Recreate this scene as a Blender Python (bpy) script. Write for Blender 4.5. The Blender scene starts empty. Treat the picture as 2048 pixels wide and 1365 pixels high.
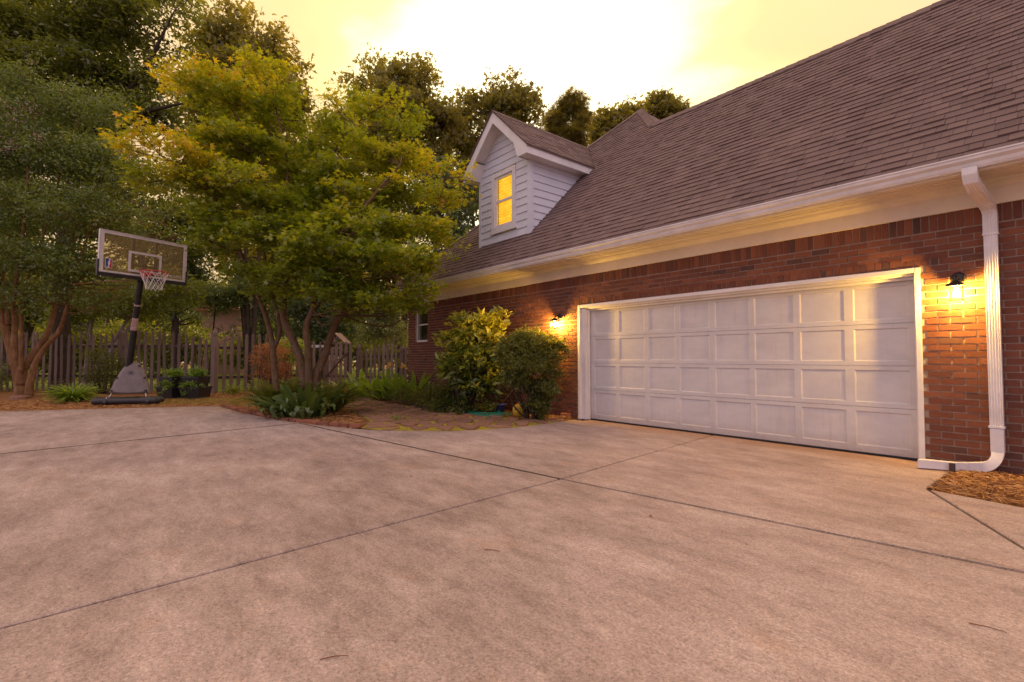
import bpy, math, random
import numpy as np
from mathutils import Vector, Matrix

random.seed(7)
rng = np.random.default_rng(11)
D = bpy.data
scene = bpy.context.scene
COL = scene.collection

# ------------------------------------------------------------------ camera
F_PX, CX, CY, HOR, VPX, EYE = 995.0, 1024.0, 682.5, 717.0, 205.0, 1.17
PITCH = math.atan((HOR - CY) / F_PX)
THETA = math.atan((CX - VPX) / F_PX * math.cos(PITCH))
RIGHT = np.array([math.sin(THETA), math.cos(THETA), 0.0])
FWD = np.array([-math.cos(THETA), math.sin(THETA), 0.0])
ZUP = np.array([0.0, 0.0, 1.0])
AXIS = FWD * math.cos(PITCH) + ZUP * math.sin(PITCH)
CUP = ZUP * math.cos(PITCH) - FWD * math.sin(PITCH)
EYEP = np.array([0.0, 0.0, EYE])

def ray(x, y):
    return RIGHT * (x - CX) / F_PX + CUP * (CY - y) / F_PX + AXIS

def P(x, y, d):
    """point seen at photo position x, y at horizontal distance d ahead"""
    r = ray(x, y)
    return EYEP + r * (d / float(r @ FWD))

def G(x, y, z=0.0):
    r = ray(x, y)
    return EYEP + r * ((z - EYE) / r[2])

def project(p):
    v = np.asarray(p) - EYEP
    w = float(v @ AXIS)
    return CX + F_PX * float(v @ RIGHT) / w, CY - F_PX * float(v @ CUP) / w, w

cam_data = D.cameras.new('camera')
cam = D.objects.new('camera', cam_data)
COL.objects.link(cam)
M = Matrix(((RIGHT[0], CUP[0], -AXIS[0], 0), (RIGHT[1], CUP[1], -AXIS[1], 0), (RIGHT[2], CUP[2], -AXIS[2], EYE), (0, 0, 0, 1)))
cam.matrix_world = M
cam_data.sensor_width = 36.0
cam_data.lens = F_PX / 2048.0 * 36.0
cam_data.clip_start = 0.05
cam_data.clip_end = 800
scene.camera = cam

# ------------------------------------------------------------------ sky, sun, exposure
SUN_DIR = ray(1045, 180); SUN_DIR = SUN_DIR / np.linalg.norm(SUN_DIR)
SUN_EL = math.asin(SUN_DIR[2])
SUN_AZ = math.atan2(SUN_DIR[0], SUN_DIR[1])
world = D.worlds.new('World'); scene.world = world
world.use_nodes = True
wn, wl = world.node_tree.nodes, world.node_tree.links
wn.clear()

class NT:
    """tiny node helper"""
    def __init__(s, tree): s.n, s.l = tree.nodes, tree.links
    def add(s, t, **kw):
        n = s.n.new(t)
        for k, v in kw.items(): setattr(n, k, v)
        return n
    def put(s, sock, v):
        if hasattr(v, 'is_linked') or isinstance(v, bpy.types.NodeSocket): s.l.new(v, sock)
        else: sock.default_value = v
    def math(s, op, a, b=0.0, c=None, clamp=False):
        n = s.n.new('ShaderNodeMath'); n.operation = op; n.use_clamp = clamp
        s.put(n.inputs[0], a); s.put(n.inputs[1], b)
        if c is not None: s.put(n.inputs[2], c)
        return n.outputs[0]
    def dot(s, v, w):
        n = s.n.new('ShaderNodeVectorMath'); n.operation = 'DOT_PRODUCT'
        s.put(n.inputs[0], v); s.put(n.inputs[1], w)
        return n.outputs['Value']
    def ramp(s, f, stops, mode='LINEAR'):
        n = s.n.new('ShaderNodeValToRGB'); n.color_ramp.interpolation = mode
        e = n.color_ramp.elements
        while len(e) < len(stops): e.new(0.5)
        for el, (p, c) in zip(e, stops):
            el.position = p; el.color = (*c, 1) if len(c) == 3 else c
        s.l.new(f, n.inputs[0])
        return n.outputs[0]
    def mix(s, f, a, b, mode='MIX'):
        n = s.n.new('ShaderNodeMix'); n.data_type = 'RGBA'; n.blend_type = mode
        s.put(n.inputs[0], f); s.put(n.inputs[6], a if not isinstance(a, tuple) else (*a, 1) if len(a) == 3 else a)
        s.put(n.inputs[7], b if not isinstance(b, tuple) else (*b, 1) if len(b) == 3 else b)
        return n.outputs[2]
    def noise(s, vec, scale, detail=4, rough=0.55, dist=0.0):
        n = s.n.new('ShaderNodeTexNoise')
        if vec is not None: s.l.new(vec, n.inputs['Vector'])
        n.inputs['Scale'].default_value = scale; n.inputs['Detail'].default_value = detail
        n.inputs['Roughness'].default_value = rough; n.inputs['Distortion'].default_value = dist
        return n.outputs['Fac']
    def scale(s, vec, sc, rot=(0, 0, 0)):
        n = s.n.new('ShaderNodeMapping'); s.l.new(vec, n.inputs['Vector'])
        n.inputs['Scale'].default_value = sc; n.inputs['Rotation'].default_value = rot
        return n.outputs[0]

W = NT(world.node_tree)
CLOUD_OFF = (15.07, 6.71, 3.19)
dirv = W.add('ShaderNodeTexCoord').outputs['Generated']
S = SUN_DIR; SR = np.cross(S, ZUP); SR /= np.linalg.norm(SR); SU = np.cross(SR, S)
du, dv, dw = W.dot(dirv, tuple(SR)), W.dot(dirv, tuple(SU)), W.dot(dirv, tuple(S))
cmap = W.add('ShaderNodeMapping'); W.l.new(dirv, cmap.inputs['Vector']); cmap.inputs['Scale'].default_value = (1.0, 1.0, 2.2); cmap.inputs['Location'].default_value = CLOUD_OFF
cl = W.noise(cmap.outputs[0], 2.1, 5, 0.55, 0.4)
cl2 = W.noise(W.scale(dirv, (1.0, 1.0, 1.8)), 5.0, 4, 0.5)
ang = W.math('ARCCOSINE', W.math('MINIMUM', dw, 0.9999))          # radians from the sun
ang = W.math('ADD', ang, W.math('MULTIPLY', W.math('SUBTRACT', cl, 0.5), 0.50))
ang = W.math('ADD', ang, W.math('MULTIPLY', W.math('SUBTRACT', cl2, 0.5), 0.22))
af = W.math('DIVIDE', ang, math.pi)
base = W.ramp(af, [(0.0, (1.25, 1.14, 0.80)), (0.080, (1.08, 0.99, 0.56)), (0.102, (0.91, 0.70, 0.28)), (0.128, (0.87, 0.585, 0.25)),
                   (0.30, (0.80, 0.565, 0.36)), (0.55, (0.72, 0.59, 0.68)), (1.0, (0.70, 0.59, 0.78))])
zel = W.add('ShaderNodeSeparateXYZ'); W.l.new(dirv, zel.inputs[0])
over = W.math('DIVIDE', W.math('ADD', 1.0, W.math('MULTIPLY', W.math('MAXIMUM', zel.outputs[2], 0.0), 1.1)), 1.40)   # cloudy skies grow brighter overhead
bs = W.add('ShaderNodeVectorMath', operation='SCALE'); W.l.new(base, bs.inputs[0]); W.l.new(over, bs.inputs['Scale']); base = bs.outputs[0]
nish = W.add('ShaderNodeTexSky'); nish.sky_type = 'NISHITA'; nish.sun_disc = False
nish.sun_elevation = SUN_EL; nish.sun_rotation = SUN_AZ; nish.dust_density = 3.0
sep = W.add('ShaderNodeSeparateXYZ'); W.l.new(dirv, sep.inputs[0])
bgc = W.add('ShaderNodeBackground'); W.l.new(base, bgc.inputs[0]); bgc.inputs[1].default_value = 0.92
bgn = W.add('ShaderNodeBackground'); W.l.new(nish.outputs[0], bgn.inputs[0]); bgn.inputs[1].default_value = 0.05
addw = W.add('ShaderNodeMixShader'); addw.inputs[0].default_value = 0.88     # cloud layer covers most of the clear sky
W.l.new(bgn.outputs[0], addw.inputs[1]); W.l.new(bgc.outputs[0], addw.inputs[2])
wout = W.add('ShaderNodeOutputWorld'); W.l.new(addw.outputs[0], wout.inputs[0])

sun_data = D.lights.new('sun', 'SUN'); sun_data.energy = 2.2; sun_data.angle = math.radians(14)
sun_data.color = (1.0, 0.62, 0.27)
sun = D.objects.new('sun', sun_data); COL.objects.link(sun)
sun.rotation_euler = Vector(tuple(SUN_DIR)).to_track_quat('Z', 'Y').to_euler()
sun.location = (0, 0, 30)

scene.view_settings.view_transform = 'Standard'
scene.view_settings.look = 'None'
scene.view_settings.exposure = 0.66
scene.view_settings.gamma = 1.0
scene.view_settings.use_curve_mapping = False
scene.cycles.use_denoising = True
scene.cycles.max_bounces = 8
scene.cycles.transparent_max_bounces = 16

# ------------------------------------------------------------------ materials
def new_mat(name):
    m = D.materials.new(name); m.use_nodes = True
    t = NT(m.node_tree); b = t.n['Principled BSDF']
    return m, t, b

def plain(name, col, rough=0.6, metal=0.0, var=0.08, scale=6.0, bump=0.0, bscale=60.0, spec=0.5):
    """one colour with slight uneven wear and grain"""
    m, t, b = new_mat(name)
    tc = t.add('ShaderNodeTexCoord').outputs['Object']
    n = t.noise(tc, scale, 6, 0.6)
    lo = tuple(max(0, c * (1 - var * 2)) for c in col); hi = tuple(min(1, c * (1 + var)) for c in col)
    t.l.new(t.ramp(n, [(0.3, lo), (0.65, hi)]), b.inputs['Base Color'])
    b.inputs['Roughness'].default_value = rough; b.inputs['Metallic'].default_value = metal
    b.inputs['Specular IOR Level'].default_value = spec
    if bump:
        bp = t.add('ShaderNodeBump'); bp.inputs['Strength'].default_value = bump; bp.inputs['Distance'].default_value = 0.01
        t.l.new(t.noise(tc, bscale, 5, 0.6), bp.inputs['Height']); t.l.new(bp.outputs[0], b.inputs['Normal'])
    return m

def toned(name, stops, rough=0.8, grain=40.0, bump=0.4, grainamt=0.35, spec=0.3, world_scale=True):
    """colour picked per piece: object random plus the mesh's own 'tone'"""
    m, t, b = new_mat(name)
    rnd = t.add('ShaderNodeObjectInfo').outputs['Random']
    at = t.add('ShaderNodeAttribute', attribute_name='tone').outputs['Fac']
    f = t.math('FRACT', t.math('ADD', rnd, at))
    c = t.ramp(f, stops)
    pos = t.add('ShaderNodeNewGeometry').outputs['Position'] if world_scale else t.add('ShaderNodeTexCoord').outputs['Object']
    n = t.noise(pos, grain, 5, 0.65)
    n2 = t.noise(pos, 1.3, 4, 0.6)
    g = t.math('ADD', t.math('MULTIPLY', n, grainamt * 2), 1.0 - grainamt)
    g = t.math('MULTIPLY', g, t.math('ADD', t.math('MULTIPLY', n2, 0.5), 0.75))
    mul = t.add('ShaderNodeVectorMath', operation='SCALE'); t.l.new(c, mul.inputs[0]); t.l.new(g, mul.inputs['Scale'])
    t.l.new(mul.outputs[0], b.inputs['Base Color'])
    b.inputs['Roughness'].default_value = rough; b.inputs['Specular IOR Level'].default_value = spec
    if bump:
        bp = t.add('ShaderNodeBump'); bp.inputs['Strength'].default_value = bump; bp.inputs['Distance'].default_value = 0.006
        t.l.new(n, bp.inputs['Height']); t.l.new(bp.outputs[0], b.inputs['Normal'])
    return m

def leafy(name, stops, trans=0.4, gloss=0.06, trans_col=1.5):
    m, t, b = new_mat(name)
    t.n.remove(b)
    at = t.add('ShaderNodeAttribute', attribute_name='tone').outputs['Fac']
    rnd = t.add('ShaderNodeObjectInfo').outputs['Random']
    f = t.math('ADD', at, t.math('MULTIPLY', t.math('SUBTRACT', rnd, 0.5), 0.15), clamp=True)
    c = t.ramp(f, stops)
    df = t.add('ShaderNodeBsdfDiffuse'); t.l.new(c, df.inputs[0])
    tr = t.add('ShaderNodeBsdfTranslucent')
    sc = t.add('ShaderNodeVectorMath', operation='MULTIPLY'); t.l.new(c, sc.inputs[0]); sc.inputs[1].default_value = (trans_col * 1.05, trans_col, trans_col * 0.5)
    t.l.new(sc.outputs[0], tr.inputs[0])
    gl = t.add('ShaderNodeBsdfGlossy'); gl.inputs['Roughness'].default_value = 0.42; gl.inputs[0].default_value = (0.9, 0.9, 0.9, 1)
    m1 = t.add('ShaderNodeMixShader'); m1.inputs[0].default_value = trans
    t.l.new(df.outputs[0], m1.inputs[1]); t.l.new(tr.outputs[0], m1.inputs[2])
    m2 = t.add('ShaderNodeMixShader'); m2.inputs[0].default_value = gloss
    t.l.new(m1.outputs[0], m2.inputs[1]); t.l.new(gl.outputs[0], m2.inputs[2])
    t.l.new(m2.outputs[0], t.n['Material Output'].inputs[0])
    return m

def glass(name, tint=(0.9, 0.95, 0.92), refl=0.06, rough=0.02, painted_refl=0.0):
    m, t, b = new_mat(name); t.n.remove(b)
    tr = t.add('ShaderNodeBsdfTransparent'); tr.inputs[0].default_value = (*tint, 1)
    gl = t.add('ShaderNodeBsdfGlossy'); gl.inputs['Roughness'].default_value = rough
    fr = t.add('ShaderNodeLayerWeight')
    mx = t.add('ShaderNodeMixShader'); t.l.new(t.math('ADD', t.math('MULTIPLY', t.math('POWER', fr.outputs['Facing'], 5.0), 0.8), refl, clamp=True), mx.inputs[0])
    first = tr.outputs[0]
    if painted_refl:
        df = t.add('ShaderNodeBsdfDiffuse'); df.inputs[0].default_value = (0.62, 0.50, 0.26, 1)  # golden reflection put into the acrylic as a diffuse colour
        mh = t.add('ShaderNodeMixShader'); mh.inputs[0].default_value = painted_refl; t.l.new(first, mh.inputs[1]); t.l.new(df.outputs[0], mh.inputs[2]); first = mh.outputs[0]
    t.l.new(first, mx.inputs[1]); t.l.new(gl.outputs[0], mx.inputs[2])
    t.l.new(mx.outputs[0], t.n['Material Output'].inputs[0])
    return m

def emit(name, col, strength):
    m, t, b = new_mat(name)
    b.inputs['Base Color'].default_value = (*col, 1)
    b.inputs['Emission Color'].default_value = (*col, 1); b.inputs['Emission Strength'].default_value = strength
    return m

def door_paint():
    m, t, b = new_mat('door_paint')
    pos = t.add('ShaderNodeNewGeometry').outputs['Position']
    c = t.ramp(t.noise(t.scale(pos, (1, 1, 2.5)), 2.4, 6, 0.65), [(0.32, (0.53, 0.50, 0.50)), (0.62, (0.61, 0.58, 0.575))])
    sx = t.add('ShaderNodeSeparateXYZ'); t.l.new(pos, sx.inputs[0])
    low = t.math('SUBTRACT', 1.0, t.math('DIVIDE', sx.outputs[2], 0.22), clamp=True)
    dirt = t.math('MULTIPLY', low, t.math('MULTIPLY', t.noise(t.scale(pos, (3, 3, 9)), 4.0, 6, 0.75), 0.85), clamp=True)
    c = t.mix(dirt, c, (0.30, 0.20, 0.14))
    drip = t.ramp(t.noise(t.scale(pos, (14, 14, 0.7)), 2.0, 5, 0.7), [(0.56, (1, 1, 1)), (0.72, (0.86, 0.83, 0.80))])
    c = t.mix(0.8, c, drip, 'MULTIPLY')
    t.l.new(c, b.inputs['Base Color']); b.inputs['Roughness'].default_value = 0.5
    bp = t.add('ShaderNodeBump'); bp.inputs['Strength'].default_value = 0.18; bp.inputs['Distance'].default_value = 0.008
    t.l.new(t.noise(t.scale(pos, (2, 2, 30)), 5.0, 4, 0.6), bp.inputs['Height']); t.l.new(bp.outputs[0], b.inputs['Normal'])
    return m

def concrete():
    m, t, b = new_mat('concrete')
    pos = t.add('ShaderNodeNewGeometry').outputs['Position']
    big = t.noise(t.scale(pos, (1, 1, 1), (0, 0, 0.9)), 0.35, 5, 0.6, 0.6)
    mid = t.noise(t.scale(pos, (0.8, 1.7, 1), (0, 0, 0.75)), 2.2, 8, 0.72, 0.15)
    blot = t.noise(t.scale(pos, (0.6, 1.5, 1), (0, 0, 0.7)), 4.5, 8, 0.8, 0.1)
    fine = t.noise(pos, 62, 4, 0.8)
    vfine = t.noise(pos, 190, 2, 0.8)
    f = t.math('ADD', t.math('MULTIPLY', big, 0.45), t.math('MULTIPLY', mid, 0.55))
    c = t.ramp(f, [(0.34, (0.245, 0.180, 0.160)), (0.45, (0.355, 0.268, 0.242)), (0.54, (0.445, 0.342, 0.312)), (0.66, (0.54, 0.43, 0.40))])
    st = t.ramp(blot, [(0.49, (1, 1, 1)), (0.60, (0.88, 0.87, 0.87)), (0.74, (0.66, 0.645, 0.65))])
    c = t.mix(1.0, c, st, 'MULTIPLY')
    sp = t.ramp(t.math('ADD', t.math('MULTIPLY', fine, 0.6), t.math('MULTIPLY', vfine, 0.4)), [(0.36, (0.34, 0.33, 0.33)), (0.45, (0.80, 0.80, 0.80)), (0.55, (1.08, 1.08, 1.08)), (0.64, (1.55, 1.54, 1.50))])
    c = t.mix(1.0, c, sp, 'MULTIPLY')
    grit = t.ramp(t.noise(pos, 17, 6, 0.85), [(0.36, (0.76, 0.75, 0.74)), (0.47, (0.97, 0.97, 0.97)), (0.60, (1.09, 1.09, 1.08))])
    c = t.mix(0.9, c, grit, 'MULTIPLY')
    sweep = t.ramp(t.noise(t.scale(pos, (0.35, 3.2, 1), (0, 0, 0.55)), 1.1, 7, 0.75, 0.3), [(0.42, (0.91, 0.905, 0.905)), (0.55, (1.02, 1.02, 1.02)), (0.68, (1.12, 1.115, 1.11))])
    c = t.mix(0.8, c, sweep, 'MULTIPLY')
    tan = t.ramp(t.noise(pos, 1.7, 5, 0.7), [(0.58, (1, 1, 1)), (0.74, (1.02, 0.90, 0.76))])
    c = t.mix(1.0, c, tan, 'MULTIPLY')
    # rust washed down from the garage door
    sx = t.add('ShaderNodeSeparateXYZ'); t.l.new(pos, sx.inputs[0])
    near = t.math('SUBTRACT', 1.0, t.math('ABSOLUTE', t.math('DIVIDE', t.math('SUBTRACT', sx.outputs[1], 7.12), 0.55)), clamp=True)
    rust = t.math('MULTIPLY', near, t.math('MULTIPLY', t.noise(t.scale(pos, (1.2, 0.6, 1)), 3.0, 5, 0.7), 1.1), clamp=True)
    c = t.mix(rust, c, (0.40, 0.205, 0.085))
    # hairline cracks
    vo = t.add('ShaderNodeTexVoronoi', feature='DISTANCE_TO_EDGE'); vo.inputs['Scale'].default_value = 0.21
    wv = t.add('ShaderNodeVectorMath', operation='ADD'); t.l.new(pos, wv.inputs[0])
    nz = t.add('ShaderNodeTexNoise'); nz.inputs['Scale'].default_value = 1.6; nz.inputs['Detail'].default_value = 6
    t.l.new(pos, nz.inputs['Vector']); t.l.new(nz.outputs['Color'], wv.inputs[1]); t.l.new(wv.outputs[0], vo.inputs['Vector'])
    ck = t.math('LESS_THAN', vo.outputs['Distance'], 0.0011)
    ck = t.math('MULTIPLY', ck, t.math('GREATER_THAN', t.noise(pos, 0.5, 2), 0.52))
    c = t.mix(t.math('MULTIPLY', ck, 0.2), c, (0.10, 0.075, 0.065))
    t.l.new(c, b.inputs['Base Color'])
    b.inputs['Roughness'].default_value = 0.86; b.inputs['Specular IOR Level'].default_value = 0.3
    bp = t.add('ShaderNodeBump'); bp.inputs['Strength'].default_value = 0.5; bp.inputs['Distance'].default_value = 0.004
    t.l.new(t.math('ADD', fine, t.math('MULTIPLY', vfine, 0.6)), bp.inputs['Height']); t.l.new(bp.outputs[0], b.inputs['Normal'])
    return m

def ground_mat(name, stops, scale=3.0, fine=60.0, rough=0.95, bump=0.8):
    m, t, b = new_mat(name)
    pos = t.add('ShaderNodeNewGeometry').outputs['Position']
    a = t.noise(pos, scale, 6, 0.65, 0.5); f = t.noise(pos, fine, 4, 0.7)
    g = t.math('ADD', t.math('MULTIPLY', a, 0.55), t.math('MULTIPLY', f, 0.45))
    t.l.new(t.ramp(g, stops), b.inputs['Base Color']); b.inputs['Roughness'].default_value = rough
    b.inputs['Specular IOR Level'].default_value = 0.1
    bp = t.add('ShaderNodeBump'); bp.inputs['Strength'].default_value = bump; bp.inputs['Distance'].default_value = 0.02
    t.l.new(f, bp.inputs['Height']); t.l.new(bp.outputs[0], b.inputs['Normal'])
    return m

def wood_mat(name, stops):
    m, t, b = new_mat(name)
    rnd = t.add('ShaderNodeObjectInfo').outputs['Random']
    tc = t.add('ShaderNodeTexCoord').outputs['Object']
    n = t.noise(t.scale(tc, (18, 18, 1.2)), 2.0, 6, 0.7, 0.6); n2 = t.noise(tc, 3.0, 4, 0.6)
    f = t.math('ADD', t.math('MULTIPLY', n, 0.5), t.math('ADD', t.math('MULTIPLY', n2, 0.3), t.math('MULTIPLY', rnd, 0.2)))
    t.l.new(t.ramp(f, stops), b.inputs['Base Color']); b.inputs['Roughness'].default_value = 0.85; b.inputs['Specular IOR Level'].default_value = 0.2
    bp = t.add('ShaderNodeBump'); bp.inputs['Strength'].default_value = 0.5; bp.inputs['Distance'].default_value = 0.004
    t.l.new(n, bp.inputs['Height']); t.l.new(bp.outputs[0], b.inputs['Normal'])
    return m

def bark_mat(name, stops, sc=(14, 14, 3), bump=0.8):
    m, t, b = new_mat(name)
    pos = t.add('ShaderNodeNewGeometry').outputs['Position']
    n = t.noise(t.scale(pos, sc), 1.6, 6, 0.7, 0.8); n2 = t.noise(pos, 5.0, 4, 0.6)
    t.l.new(t.ramp(t.math('ADD', t.math('MULTIPLY', n, 0.6), t.math('MULTIPLY', n2, 0.4)), stops), b.inputs['Base Color'])
    b.inputs['Roughness'].default_value = 0.9; b.inputs['Specular IOR Level'].default_value = 0.15
    bp = t.add('ShaderNodeBump'); bp.inputs['Strength'].default_value = bump; bp.inputs['Distance'].default_value = 0.015
    t.l.new(n, bp.inputs['Height']); t.l.new(bp.outputs[0], b.inputs['Normal'])
    return m

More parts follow.
